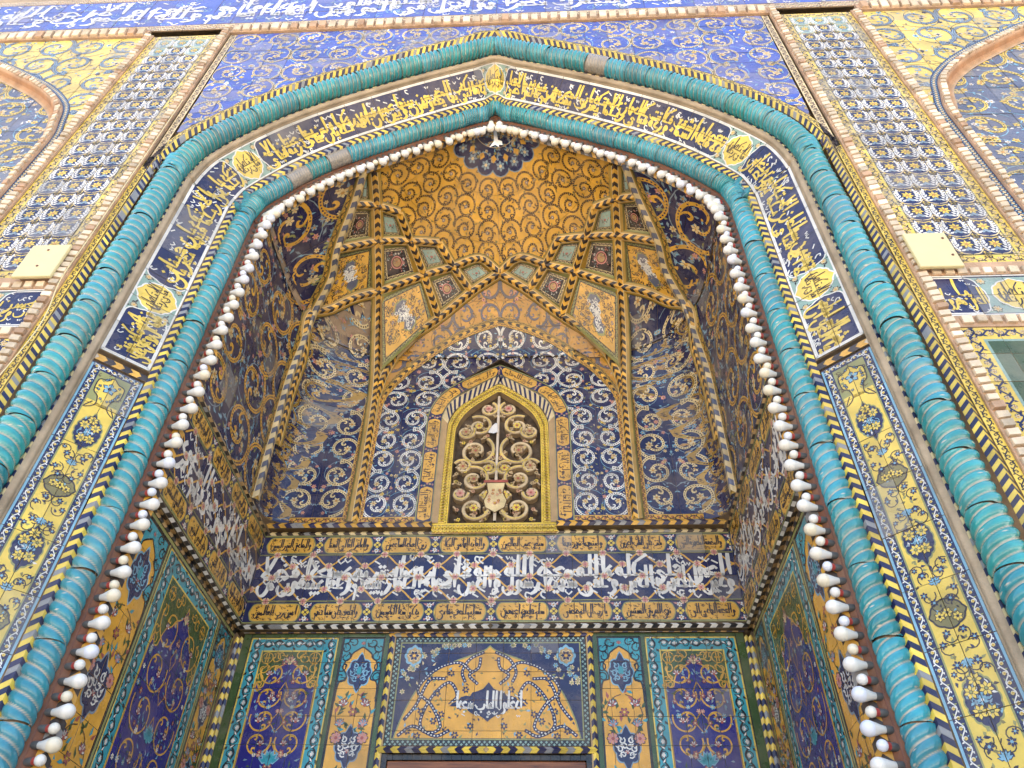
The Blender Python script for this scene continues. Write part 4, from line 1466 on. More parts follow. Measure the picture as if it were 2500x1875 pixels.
def blue_arch_panel(S, x0, x1, z0, z1, seed, brd=.085):
    """turquoise border with black vine and white buds, green spandrels, deep blue arch with gold islimi"""
    S.rect(x0, x1, z0, z1, 'turq', 0)
    S.rect(x0, x1, z0, z1, 'turq', .2)
    e = .010
    for a, b, c_, d_ in ((x0, x1, z1 - e, z1), (x0, x0 + e, z0, z1), (x1 - e, x1, z0, z1)):
        S.rect(a, b, c_, d_, 'yellow', 2)
    V = Soup()

    def vine(L):
        X = Soup()
        n = max(1, int(round(L / .145)))
        p = L / n
        t_ = np.linspace(0, L, n * 10 + 1)
        X.ribbon(np.c_[t_, brd * (.5 + .26 * np.sin(2 * np.pi * t_ / p))], .010, 'black', 2)
        for k in range(n):
            for s, o_ in ((1, .25), (-1, .75)):
                bx, by = (k + o_) * p, brd * (.5 - s * .05)
                lotus(X, bx, by, .024, ('white', 'white', 'black'), 3, s * math.pi / 2)
                leaf(X, bx + .2 * p, brd * (.5 - s * .15), .8 * s, .042, .022, 'black', 2)
                leaf(X, bx + .21 * p, brd * (.5 - s * .13), .8 * s, .030, .010, 'white', 3)
                leaf(X, bx - .2 * p, brd * (.5 + s * .3), 2.6 * s, .034, .016, 'black', 2)
                X.ribbon(spiral(bx, by, .026, .014, s * 1.5, -s * .8, 7), .006, 'black', 2)
        return X
    for xx in (x0 + brd, x1 - .004):
        vert(vine(z1 - z0 - .01), S, xx - .002, z0)
    S.put(vine(x1 - x0 - 2 * brd), 1, 1, x0 + brd, z1 - brd + .002)
    a, b, zt = x0 + brd, x1 - brd, z1 - brd
    S.rect(a, b, z0, zt, 'yellow', 3.6)
    a, b, zt = a + e, b - e, zt - e
    S.rect(a, b, z0, zt, 'green', 4)
    cx, hw = (a + b) / 2, (b - a) / 2
    h = hw * 1.3
    pr = smooth_pts([(1., -3.), (1., -.02), (.86, .06), (.74, .10), (.70, .24), (.60, .40), (.46, .46), (.36, .58), (.2, .66), (.08, .76), (0, .92)], 3)
    P = np.vstack([pr * (1, 1), pr[::-1] * (-1, 1)])
    P = np.c_[cx + P[:, 0] * hw, zt - h + P[:, 1] * h]
    P[:, 1] = np.maximum(P[:, 1], z0)
    S.poly(P, 'royal', 5)
    k = pr[pr[:, 1] > -2.0]
    for m in (-1, 1):
        S.ribbon(np.c_[cx + m * k[:, 0] * hw * .995, zt - h + k[:, 1] * h], .008, 'gold', 6)
        # green spandrels: knot and arabesque
        for q, (dx, dz, rr_) in enumerate(((.80, .87, .05), (.80, .80, .05))):
            S.ribbon(smooth_pts([(cx + m * hw * (dx - .1), zt - h + dz * h + (q - .5) * .02), (cx + m * hw * (dx + .1), zt - h + dz * h + (q - .5) * .02)], 2), .006, 'gold', 6)
            S.ribbon(smooth_pts([(cx + m * hw * (dx + (q - .5) * .08), zt - h + .72 * h), (cx + m * hw * (dx + (q - .5) * .08), zt - h + .95 * h)], 2), .006, 'gold', 6)
        S.outline(np.c_[cx + m * hw * .80 + .036 * np.cos(np.arange(12) * np.pi / 6), zt - h + .835 * h + .036 * np.sin(np.arange(12) * np.pi / 6)], .006, 'gold', 6)
        for q, (dx, dz, a0) in enumerate(((.5, .82, 1), (.85, .55, 2), (.32, .9, 3), (.93, .28, 1), (.88, .14, 4))):
            S.ribbon(spiral(cx + m * dx * hw, zt - h + dz * h, .036, .010, a0, m * 1.1, 12), .0065, 'gold', 6)
            palmette(S, cx + m * dx * hw, zt - h + dz * h, a0, .035, 'gold', 6, m)
    # gold islimi on blue
    zz = zt - h * .55
    for j, (dz, r_) in enumerate(((.0, .62), (-.78, .62), (-1.5, .62), (-2.2, .62))):
        for m in (-1, 1):
            X, Y = cx + m * hw * .48, zz + dz * hw
            if Y < z0:
                continue
            P = spiral(0, 0, .50, .16, math.pi / 2 + (1.2 if j % 2 else -1.2) * m, m * (1 if j % 2 else -1) * 1.15, 26)
            P = np.c_[X + P[:, 0] * hw * .86, Y + P[:, 1] * hw * .86]
            S.ribbon(P, .0095, 'gold', 7)
            for q in (6, 13, 19):
                palmette(S, *P[q], math.atan2(*(P[q + 1] - P[q])[::-1]), .045, 'gold', 7, m if j % 2 else -m)
            lotus(S, *P[-1], .034, ('white', 'rose', 'navy'), 8, math.pi / 2)
    for q, zc in enumerate(np.arange(zz - .12, z0, -.18)):
        d = .045 if q % 2 else .03
        S.outline(np.array([(cx - d, zc), (cx, zc + .06), (cx + d, zc), (cx, zc - .06)]), .0075, 'gold', 7)
        if q % 3 == 2:
            lotus(S, cx, zc - .05, .075, ('turq', 'turq', 'sky'), 8)
    lotus(S, cx, zt - h * .30, .055, ('pink', 'cream', 'navy'), 8)
    rr = np.random.default_rng(seed)
    for q in range(150):
        x, z = rr.uniform(0, hw * .95), rr.uniform(z0 + .02, zt - h * .25)
        if z > zt - h * .9 and x > hw * (.7 - .8 * (z - (zt - h * .9)) / h):
            continue
        for m in (-1, 1):
            if q % 4 == 0:
                flower(S, cx + m * x, z, rr.uniform(.012, .02), 6, ('rose', 'white', 'sky', 'pink')[q // 4 % 4], 'cream', 7.5, q, 'navy')
            else:
                leaf(S, cx + m * x, z, math.pi / 2 - m * rr.uniform(-1.4, 1.6), rr.uniform(.02, .042), .012, ('white', 'bluegrey', 'sky', 'green')[q % 4], 7, m * .3)


def orange_panel(S, x0, x1, z0, z1, seed, top=True):
    """orange panel with a turquoise head, blue lotus medallions and bouquets"""
    w = x1 - x0
    cx = (x0 + x1) / 2
    S.rect(x0, x1, z0, z1, 'black', 0)
    a, b = x0 + .010, x1 - .010
    S.rect(a, b, z0, z1 - .010, 'orange', 1)
    hw = (b - a) / 2
    S.rect(a, b, z1 - .010 - hw * 2.6, z1 - .010, 'turq', 1.4)
    zt = z1 - .01
    pr = smooth_pts([(1, -3.2), (1, -2.6), (.9, -2.2), (.62, -2.1), (.66, -1.8), (.86, -1.55), (.80, -1.2), (.56, -1.0), (.5, -.8), (.3, -.62), (0, -.42)], 3)
    P = np.vstack([pr, pr[::-1] * (-1, 1)])
    S.poly(np.c_[cx + P[:, 0] * hw, zt + P[:, 1] * hw], 'orange', 2)
    for m in (-1, 1):
        S.ribbon(np.c_[cx + m * pr[:, 0] * hw, zt + pr[:, 1] * hw], .009, 'black', 4)
        for (dx, dz, a0) in ((.5, -.2, 0), (.86, -.5, 1), (.8, -.95, 2), (.95, -1.5, 2), (.9, -2.0, 3)):
            S.ribbon(spiral(cx + m * dx * hw, zt + dz * hw, .035, .014, a0, m * .9, 9), .0085, 'black', 3)
            palmette(S, cx + m * dx * hw, zt + dz * hw, a0, .034, 'black', 3, m)
    lotus(S, cx, zt - .28 * hw, .022, ('pink', 'rose', 'slate'), 4)
    k = 0
    zc = zt - 1.75 * hw
    while zc > z0 - .15:
        dark = k % 2
        R = hw * .62
        P = lobed(cx, zc, R, R * 1.25, 4, .14, .30, 48)
        S.fan(P, 'sky' if not dark else 'bluegrey', 4, (cx, zc))
        P = lobed(cx, zc, R * .9, R * 1.14, 4, .14, .30, 48)
        S.fan(P, 'navy', 4.5, (cx, zc))
        ink = 'white' if dark else 'sky'
        for m in (-1, 1):
            for (dx, dz, a0) in ((.35, .5, 1), (.55, -.1, 2), (.3, -.5, 4), (.2, .1, 3)):
                S.ribbon(spiral(cx + m * dx * R, zc + dz * R, R * .26, R * .08, a0, m * 1.0, 9), .008, ink, 6)
                leaf(S, cx + m * dx * R, zc + dz * R, math.pi / 2 - m * a0 * .4, R * .4, R * .16, ink, 6)
        if not dark:
            S.disc(cx, zc + R * .1, R * .22, 'turq', 7, 8, R * .4)
        lotus(S, cx, zc - R * .4, R * .32, (ink, 'rose', 'navy'), 7)
        for m in (-1, 1):
            for (dx, dz, r_, cc) in ((.52, -1.62, .042, ('white', 'rose', 'navy')), (.55, -2.55, .042, ('sky', 'pink', 'navy'))):
                lotus(S, cx + m * dx * hw, zc + dz * hw, r_, cc, 5, math.pi / 2 + (-.2 * m))
            S.ribbon(smooth_pts([(cx + m * .1 * hw, zc - 1.1 * hw), (cx + m * .5 * hw, zc - 1.3 * hw), (cx + m * .85 * hw, zc - 2. * hw), (cx + m * .5 * hw, zc - 2.9 * hw)], 4), .006, 'brown', 3)
            for q in range(15):
                leaf(S, cx + m * rng.uniform(.08, .95) * hw, zc - rng.uniform(1.05, 3.1) * hw, math.pi / 2 - m * rng.uniform(-1, 1.6), .046, .020, ('green', 'turq', 'green', 'rose')[q % 4], 3.5)
            flower(S, cx + m * .62 * hw, zc - 3.15 * hw, .032, 8, 'pink', 'rose', 5, 0, 'brown', .7)
        flower(S, cx, zc - 1.95 * hw, .026, 6, 'rose', 'yellow', 5, 0, 'navy')
        zc -= 3.55 * hw
        k += 1


# back wall, lower
for side in (-1, 1):
    for (xa, xb, nm) in ((1.602, 1.628, 'inner'), (1.629, 1.655, 'outer')):
        t = thing('chevron_strip', f'{nm} vertical yellow and navy chevron strip in the {SIDE[side]} back corner below the cornice', 'tile strip', (side * xa, YB, Z0))
        X, S = Soup(), Soup()
        chevrons(X, ZT_ - Z0 - .03, xb - xa, .036, ('yellow', 'navy'), 1, 0, 0, .5, 'tan', .008, 'grey')
        S.put(X, 1, 1, xb, Z0, math.pi / 2)
        emit(S, plane_y(YB - .004, side), t, M_MOSAIC, name='chevron_pieces')
    t = thing('green_frame', f'dark green glazed frame round the back wall panels on the {SIDE[side]}', 'tile strip', (side * 1.2, YB, 3))
    S = Soup()
    for (a, b, c_, d_) in ((1.548, 1.600, Z0, 3.862), (.948, .976, Z0, 3.84), (.646, .676, Z0, 3.862), (.676, 1.548, 3.84, 3.862)):
        S.rect(a, b, c_, d_, 'green', 1)
        S.rect(a, a + .005, c_, d_, 'black', 2)
    emit(S, plane_y(YB, side), t, name='frame_tiles')
    t = thing('blue_arch_panel', f'turquoise bordered panel with deep blue arch on the back wall, {SIDE[side]} of the door', 'tile panel', (side * 1.26, YB, Z0))
    S = Soup()
    blue_arch_panel(S, .977, 1.547, Z0, 3.838, 5)
    emit(S, plane_y(YB, side), t, us=np.r_[.977, .977 + .095 * 1, .977 + np.array([.19, .285, .38, .475]), 1.547], vs=grid(Z0, 3.838, .165), gap=.0028, vary=.06, faded=.02)
    t = thing('bouquet_panel', f'orange bouquet panel with blue lotus medallions on the back wall, {SIDE[side]} of the door', 'tile panel', (side * .81, YB, Z0))
    S = Soup()
    orange_panel(S, .677, .947, Z0, 3.838, 3)
    emit(S, plane_y(YB, side), t, us=[.677, .80, .947] if side < 0 else [.677, .74, .87, .947], vs=grid(Z0, 3.838, .165), gap=.0028, vary=.06, faded=.02)
    t = thing('chevron_strip', f'vertical yellow and navy chevron strip on the {SIDE[side]} of the tympanum and door', 'tile strip', (side * .63, YB, Z0))
    X, S = Soup(), Soup()
    chevrons(X, 3.835 - Z0, .03, .037, ('yellow', 'navy'), 1, 0, 0, .5, 'tan', .006)
    S.put(X, 1, 1, .645, Z0, math.pi / 2)
    S.rect(.606, .615, Z0, 3.84, 'tan', 1)
    T, K = S.get()
    V = lift_tris(plane_y(YB - .003, side), T)
    ids = np.r_[0, np.cumsum(np.any(np.abs(np.diff(K, axis=0)) > 1e-9, axis=1))]
    for q in range(ids[-1] + 1):
        tris('chevron_tile', V[ids == q], K[ids == q], M_MOSAIC, t)

# tympanum
t = thing('tympanum_panel', 'yellow half-round tympanum with scrolls and a navy lettered cartouche above the door', 'tile panel', (0, YB, 3.2))
S = Soup()
tx, tz0, tz1 = .604, 3.172, 3.838
S.rect(-tx, tx, tz0, tz1, 'black', 0)
for (L, dx, dy, rot) in ((2 * tx, -tx, tz0, 0), (2 * tx, -tx, tz1 - .032, 0), (tz1 - tz0 - .06, -tx + .032, tz0 + .032, math.pi / 2), (tz1 - tz0 - .06, tx, tz0 + .032, math.pi / 2)):
    X = Soup()
    for q in range(int(L / .03)):
        x = (q + .5) * .03
        for zc in (.009, .023):
            o_ = .0075 if zc > .015 else -.0075
            X.add([[(x + o_ - .0085, zc), (x + o_, zc - .0085), (x + o_ + .0085, zc)], [(x + o_ - .0085, zc), (x + o_ + .0085, zc), (x + o_, zc + .0085)]], 'sage', 1)
    S.put(X, 1, 1, dx, dy, rot)
S.rect(-tx + .034, tx - .034, tz0 + .034, tz1 - .034, 'olive', 1.2)
S.rect(-tx + .042, tx - .042, tz0 + .042, tz1 - .042, 'navy', 1.6)
pr = smooth_pts([(.995, 0), (.93, .22), (.80, .50), (.62, .70), (.40, .82), (.18, .90), (.06, .95), (0, 1.0)], 4)
P = np.vstack([pr, pr[::-1] * (-1, 1)])
hw, zb_, hh = tx - .048, tz0 + .044, tz1 - tz0 - .098
P = np.c_[P[:, 0] * hw, zb_ + P[:, 1] * hh]
S.poly(P, 'olive', 2)
S.poly((P - (0, zb_)) * (.985, .98) + (0, zb_), 'orange', 2.5)
for m in (-1, 1):
    for pts in ([(.95, .02), (.8, .12), (.62, .05), (.5, .12), (.62, .34), (.78, .5), (.6, .72), (.35, .80), (.2, .70)],
                [(.4, .08), (.55, .02), (.72, .14), (.62, .42), (.44, .58), (.34, .44), (.42, .34)],
                [(.06, .92), (.22, .84), (.30, .70), (.26, .58)], [(.48, .62), (.66, .60), (.78, .34), (.9, .18)], [(.1, .86), (.12, .74), (.22, .66), (.12, .56)]):
        q = smooth_pts([(m * x * hw, zb_ + z * hh) for x, z in pts], 5)
        beaded(S, q, .020, 'navy', 'white', 4, None, 1.0)
    for (dx, dz) in ((.5, .24), (.72, .27), (.3, .32), (.85, .07), (.42, .68), (.56, .46), (.18, .12), (.34, .03), (.66, .62), (.25, .5), (.74, .02), (.58, .17)):
        flower(S, m * dx * hw, zb_ + dz * hh, .024, 6, 'navy', 'gold', 5, dx * 9, None)
        leaf(S, m * dx * hw + .02, zb_ + dz * hh - .02, dx * 20, .034, .016, 'olive', 4)
        leaf(S, m * dx * hw - .02, zb_ + dz * hh + .02, dx * 31, .030, .014, 'sky', 4)
    for q in range(70):
        x, z = rng.uniform(.05, .95), rng.uniform(.02, .95)
        if z < math.sqrt(max(0, 1 - x ** 2)) * .9:
            leaf(S, m * x * hw, zb_ + z * hh, rng.uniform(0, 6), .024, .012, ('olive', 'navy', 'brown', 'oliv2')[q % 4], 3.2)
        else:
            x2, z2 = m * rng.uniform(.55, .99) * hw, zb_ + rng.uniform(.55, 1.0) * hh
            leaf(S, x2, z2, rng.uniform(0, 6), .03, .012, ('sky', 'olive', 'cream')[q % 3], 1.8)
    for q in range(40):
        a_ = q / 40 * 1.45
        x, z = 1.0 - .0, 0
        bx, bz = hw * min(1, math.cos(a_) * 1.0 + rng.uniform(.04, .16)), zb_ + hh * min(1.0, math.sin(a_) * .92 + rng.uniform(.08, .20))
        if bx < hw * 1.0 and not (bz < zb_ + hh * math.sqrt(max(0, 1 - (bx / hw) ** 2))):
            flower(S, m * bx, bz, .018, 6, ('cream', 'cream', 'sky')[q % 3], 'olive', 2, q)
    lb = lobed(m * hw * .86, zb_ + hh * .88, .058, .062, 4, .14, .1, 32)
    S.fan(lb, 'sky', 2.1)
    S.fan((lb - (m * hw * .86, zb_ + hh * .88)) * .76 + (m * hw * .86, zb_ + hh * .88), 'tan', 2.4)
    flower(S, m * hw * .86, zb_ + hh * .88, .034, 6, 'navy', 'gold', 3, 0, 'cream')
cz = zb_ + hh * .33
lb = np.array([(-1, -.02), (-.92, .12), (-.78, .2), (-.72, .36), (-.58, .42), (-.48, .40), (-.42, .56), (-.28, .62), (-.14, .72), (0, 1.0), (.14, .72), (.28, .62), (.42, .56), (.48, .40), (.58, .42), (.72, .36), (.78, .2), (.92, .12), (1, -.02),
               (.55, -.05), (.52, -.2), (.40, -.34), (.22, -.40), (.1, -.52), (0, -.66), (-.1, -.52), (-.22, -.40), (-.40, -.34), (-.52, -.2), (-.55, -.05)])
P = np.c_[lb[:, 0] * .232, cz + lb[:, 1] * .150]
S.poly(P * (1.05, 1) + (0, 0), 'gold', 5.4)
S.poly((P - (0, cz)) * (1.0, .95) + (0, cz), 'navy', 6)
write(S, 'ادخلوا الباب سجدا', lambda x, y: np.c_[.205 - x, cz - .072 + y], .41, .165, 'white', 8, 1, .17, 'white', .5)
lotus(S, 0, cz - .07, .014, ('white', 'white', 'navy'), 8)
emit(S, fB, t, us=grid(-tx, tx, .172), vs=[tz0, tz0 + .085, tz0 + .265, tz0 + .44, tz0 + .56, tz1], gap=.0028, vary=.06, faded=.02)
chev_line('chevron strip under the tympanum along the head of the door', plane_y(YB - .006), 1.25, .036, .040, ('yellow', 'navy'), -.625, 3.132, .010, .5, True, 0., 'tan', True)
chev_line('ochre and navy chevron strip above the tympanum', plane_y(YB - .004), 1.29, .026, .036, ('gold', 'navy'), -.645, 3.840, .006, .5, True, 0., 'tan')

# door frame
t = thing('door_frame', 'brown varnished wooden door frame under the tympanum', 'door frame', (0, YB, 2.3))
for q in range(21):
    x = -.60 + q * 1.2 / 21
    box('black_tile', (x + .001, YB + .012, 3.100), (x + 1.2 / 21 - .001, YB + .03, 3.131), M_TILE, t, C['black'])
for (n_, lo, hi) in (('head', (-.575, YB + .02, 3.045), (.575, YB + .10, 3.098)), ('jamb', (-.575, YB + .02, 0), (-.505, YB + .10, 3.045)), ('jamb', (.505, YB + .02, 0), (.575, YB + .10, 3.045)), ('door_leaf', (-.505, YB + .06, 0), (.505, YB + .12, 3.045))):
    me = box(n_, lo, hi, M_WOOD, t)
    bv = me.modifiers.new('bevel', 'BEVEL')
    bv.width = .006
    bv.segments = 2
for m in (-1, 1):
    box('reveal', (min(m * .575, m * .62), YB + .005, 0), (max(m * .575, m * .62), YB + .30, 3.131), M_TILE, t, C['black'])

# side walls, lower
for side in (-1, 1):
    f = plane_x(side * XS)

    def U(y0, y1):
        return (y0, y1) if side < 0 else (-y1, -y0)

    def yline(S, y0, y1, z0, z1, c, lay):
        a, b = U(y0, y1)
        S.rect(a, b, z0, z1, c, lay)
    t = thing('green_frame', f'olive green glazed lines framing the lower {SIDE[side]} side wall', 'tile strip', (side * XS, 1.2, 3))
    S = Soup()
    yline(S, .46, 1.92, 3.822, 3.842, 'olive', 1)
    yline(S, .46, 1.92, 3.812, 3.822, 'black', 1)
    for y0 in (.80, 1.655, 1.90):
        yline(S, y0, y0 + .018, Z0, 3.812, 'olive', 1)
        yline(S, y0 - .007, y0, Z0, 3.812, 'black', 1)
        yline(S, y0 + .018, y0 + .025, Z0, 3.812, 'black', 1)
    emit(S, f, t, name='frame_tiles')
    for (y0, y1, nm, sd) in ((.46, .792, 'front', 7), (1.682, 1.893, 'rear', 9)):
        a, b = U(y0, y1)
        t = thing('bouquet_panel', f'{nm} orange bouquet panel low on the {SIDE[side]} side wall of the niche', 'tile panel', (side * XS, (y0 + y1) / 2, Z0))
        S = Soup()
        orange_panel(S, a, b, Z0, 3.811, sd)
        emit(S, f, t, us=grid(a, b, .16), vs=grid(Z0, 3.811, .163), gap=.0028, vary=.06, faded=.02)
    a, b = U(.826, 1.647)
    t = thing('blue_arch_panel', f'large turquoise bordered blue arch panel on the {SIDE[side]} side wall of the niche', 'tile panel', (side * XS, 1.24, Z0))
    S = Soup()
    blue_arch_panel(S, a, b, Z0, 3.811, 21, .105)
    emit(S, f, t, us=grid(a, b, .164), vs=grid(Z0, 3.811, .163), gap=.0028, vary=.06, faded=.02)

# ================================================================ cornice with the three-line inscription
YC, XC = 1.915, 1.628
zc0, zc1, zc2, zc3 = 3.915, 4.070, 4.420, 4.578
UP = ['والبضعة المطهرة التي', 'باتت على القلب الحزين', 'وابنيهما نور بهما', 'سبطي حبيب الصالحين', 'والعابد الهامي البكا', 'زين العباد الساجدين', 'والباقر العالي السنا', 'والصادق النور المبين']
LO = ['والحجة الهادي الى', 'نهج الطريق المستبين', 'يا رب ال المصطفى', 'سلم عليهم اجمعين', 'تسليم لطف فائح', 'يذكي شذا الياسمين', 'واعطف على سيئا عنهم', 'امين رب العالمين']
MAINT = 'ودين الحق ليظهره على الدين كله وكفى بالله شهيدا محمد رسول الله والذين معه اشداء على الكفار رحماء بينهم تريهم ركعا سجدا يبتغون فضلا من'
LEFTT = ('الله ورضوانا سيماهم في وجوههم من اثر السجود', ['وعلى النبي المصطفى', 'وعلى الوصي المرتضى', 'والال ارباب التقى', 'اهل الهداية والوفا'])
RIGHTT = ('هو الذي ارسل رسوله بالهدى في السموات والارض', ['صلى الاله على النبي', 'وعلى الوصي المرتضى', 'وعلى البتول الطاهرة', 'ام الائمة فاطمة'])


def inscription(S, u0, u1, main, ups, los, seed):
    r = np.random.default_rng(seed)
    S.rect(u0, u1, zc0, zc1, 'navy', 0)
    S.rect(u0, u1, zc2, zc3, 'navy', 0)
    S.rect(u0, u1, zc1, zc2, 'navy', 0)
    for z in (zc1 - .004, zc2 - .004, zc3 - .010, zc0):
        S.rect(u0, u1, z, z + .009, 'olive', 4)
    for (za, zb_, txt) in ((zc2, zc3, ups), (zc0, zc1, los)):
        n = len(txt)
        p = (u1 - u0) / n
        for k in range(n):
            b = u1 - k * p
            P = cartouche(b - p + .030, b - .030, za + .012, zb_ - .013, 6, .42, .05)
            S.poly(P, 'olive', 1)
            P = cartouche(b - p + .037, b - .037, za + .018, zb_ - .019, 6, .42, .05)
            S.poly(P, 'gold', 2)
            write(S, txt[k], lambda x, y, b=b, za=za: np.c_[b - .06 - x, za + .022 + y], p - .12, zb_ - za - .046, 'ink', 4, 1, .17, 'ink', 1.5, seed=k + seed)
            for x in (b,):
                zc = (za + zb_) / 2
                flower(S, x, zc, .026, 4, 'yellow', 'ink', 3, 0, None, .7)
                for dz in (-.045, .045):
                    flower(S, x, zc + dz, .020, 6, 'white', 'ochre', 3, .3)
                    for m in (-1, 1):
                        leaf(S, x + m * .012, zc + dz, math.pi / 2 * (1 if dz > 0 else -1) - m * .9, .03, .014, ('pink', 'white')[m > 0], 2.5)
                        S.disc(x + m * .024, zc + dz * 1.15, .007, 'pink', 3, 6)
    mid = (zc1 + zc2) / 2
    words = main.split()
    write(S, main, lambda x, y: np.c_[u1 - .03 - x, zc1 + .008 + y], u1 - u0 - .06, zc2 - zc1 - .012, 'white', 3, 2, .19, 'white', 1.2, seed=seed)
    p = .25
    n = int(round((u1 - u0) / p))
    p = (u1 - u0) / n
    t_ = np.linspace(u0, u1, n * 12 + 1)
    rows = 4
    hrow = (zc2 - zc1) / rows
    for k in range(rows + 1):
        z = zc1 + k * hrow
        ph = 0 if k % 2 else math.pi
        for m in (-1, 1):
            if (k == 0 and m < 0) or (k == rows and m > 0):
                continue
            w = np.abs(np.cos(np.pi * (t_ - u0) / p + (0 if k % 2 else np.pi / 2)))
            S.ribbon(np.c_[t_, z + m * hrow * .5 * (1 - np.cos(2 * np.pi * (t_ - u0) / p + ph)) * 1.0], .0115, 'gold', 2.0 + .1 * k)
    for k in range(rows + 1):
        z = zc1 + k * hrow
        for q in range(n + 1):
            x = u0 + q * p + (0 if k % 2 else p / 2)
            if x > u1 - .01:
                continue
            flower(S, x, z, .027, 4, 'cream', 'pink', 5, math.pi / 4, None, .8)
            flower(S, x, z, .020, 4, 'pink', 'rose', 5.5, math.pi / 4, None, .8)


ta = thing('cornice_inscription', 'three-line inscription cornice across the back wall of the niche', 'inscription', (0, YC, 4.2))
S = Soup()
inscription(S, -XC, XC, MAINT, UP, LO, 1)
emit(S, plane_y(YC), ta, us=grid(-XC, XC, .178), vs=[zc0, zc1, (zc1 + zc2) / 2, zc2, zc3], gap=.0024, vary=.05, faded=.02, tilt=.0015)
chev_line('black and white chevron roll along the foot of the back cornice', plane_y(YC + .004), 2 * XC, .040, .0405, ('white', 'black'), -XC, 3.872, .016, .5, True, 0., 'ink', True)
chev_line('small black and cream chevron strip between back cornice and upper wall', plane_y(YC - .002), 2 * XC, .028, .040, ('cream', 'ink'), -XC, 4.580, .006, .5, True, 0., 'ink')
chev_line('ochre and navy chevron strip under the back cornice', plane_y(YB - .006), 2 * XS - .1, .026, .036, ('tan', 'navy'), -XS + .05, 3.840 + .026, .004, .5, True, 0., 'tan')
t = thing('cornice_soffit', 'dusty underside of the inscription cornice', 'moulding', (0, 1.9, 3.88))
box('soffit', (-XS, YC, 3.872), (XS, YB + .3, 3.912), M_STUCCO, t, (.10, .07, .04))  # underside boxes in one even dark brown
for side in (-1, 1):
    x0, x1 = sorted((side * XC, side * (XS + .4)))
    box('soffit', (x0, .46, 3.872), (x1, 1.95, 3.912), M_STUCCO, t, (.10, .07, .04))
    f = plane_x(side * XC)
    a, b = (.46, YC) if side < 0 else (-YC, -.46)
    m_, c4 = (LEFTT if side < 0 else RIGHTT)
    t2 = thing('cornice_inscription', f'three-line inscription cornice along the {SIDE[side]} side wall of the niche', 'inscription', (side * XC, 1.2, 4.2))
    S = Soup()
    inscription(S, a, b, m_, c4, c4[::-1], 5 + side)
    emit(S, f, t2, us=grid(a, b, .178), vs=[zc0, zc1, (zc1 + zc2) / 2, zc2, zc3], gap=.0024, vary=.05, faded=.02, tilt=.0015)
    for (nm, xx, z, w, cols, bl, sg) in ((f'black and white chevron roll along the foot of the {SIDE[side]} side cornice', XC + .004, 3.872, .040, ('white', 'black'), .016, False),
                                         (f'dark chevron strip under the {SIDE[side]} side cornice', XS - .004, 3.843, .028, ('tan', 'black'), .003, False),
                                         (f'black and tan chevron roll on top of the {SIDE[side]} side cornice', XC - .004, 4.582, .036, ('tan', 'black'), .010, False),
                                         (f'cream and dark chevron strip at the foot of the upper {SIDE[side]} side wall', 1.640, 4.62, .030, ('cream', 'ink'), .008, False)):
        chev_line(nm, plane_x(side * xx), b - a, w, .045, cols, a, z, bl, .5, side > 0, None, 'ink', sg)
    t3 = thing('soffit_chevrons', f'broad tan and black chevrons under the overhang of the {SIDE[side]} side cornice', 'tile strip', (side * XC, 1.2, 3.87))
    S = Soup()
    chevrons(S, b - a, XS - XC - .002, .045, ('tan', 'black'), 1, a, 0, .6, 'ink')
    emit(S, (lambda q, side=side: np.stack([side * (XS - q[:, 1]), (q[:, 0] if side < 0 else -q[:, 0]), np.full(len(q), 3.8705)], 1)), t3, M_MOSAIC, name='chevron_pieces')
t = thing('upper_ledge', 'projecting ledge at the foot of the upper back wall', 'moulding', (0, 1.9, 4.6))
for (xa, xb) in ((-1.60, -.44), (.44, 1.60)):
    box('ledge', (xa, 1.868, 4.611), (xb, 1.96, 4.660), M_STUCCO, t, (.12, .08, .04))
for side in (-1, 1):
    a = .44 if side > 0 else -1.60
    chev_line(f'ochre and navy chevron roll on the ledge {SIDE[side]} of the pierced window', plane_y(1.866), 1.16, .042, .042, ('gold', 'navy'), a, 4.613, .010, .5, side < 0, None, 'ink', False)
# ================================================================ niche: upper walls and vault
def surf_back(q):
    return np.stack([q[:, 0], y_of(q[:, 0], q[:, 1]), q[:, 1]], 1)


def surf_side(side):
    def f(q):
        y = q[:, 0] if side < 0 else -q[:, 0]
        return np.stack([side * x_of(y, q[:, 1]), y, q[:, 1]], 1)
    return f


def surf_top(q):
    return np.stack([q[:, 0], q[:, 1], z_of(q[:, 0], np.maximum(q[:, 1], NY + 1e-3))], 1)


NODE = dict(n1=(.983, .785, 7.01), r1=(1.144, .70, 6.913), n2=(.82, .90, 7.075), n3=(1.008, 1.07, 6.91), r3=(1.308, .998, 6.716), n4=(.75, 1.14, 7.005), n5=(.515, 1.20, 7.055), n6=(.40, 1.386, 6.955),
            n7=(.655, 1.41, 6.875), n8=(1.034, 1.437, 6.695), n9=(.17, 1.346, 7.013), n10=(0, 1.45, 6.93), n11=(.533, 1.696, 6.626), n12=(.25, 1.561, 6.816), vt=(.963, .50, 7.055), a0=(1.045, .47, 7.0), rl=(1.555, 1.455, 6.33), vl=(1.03, 1.868, 6.08))


def mir(p, side):
    p = np.asarray(p, float).copy()
    p[..., 0] *= side
    return p


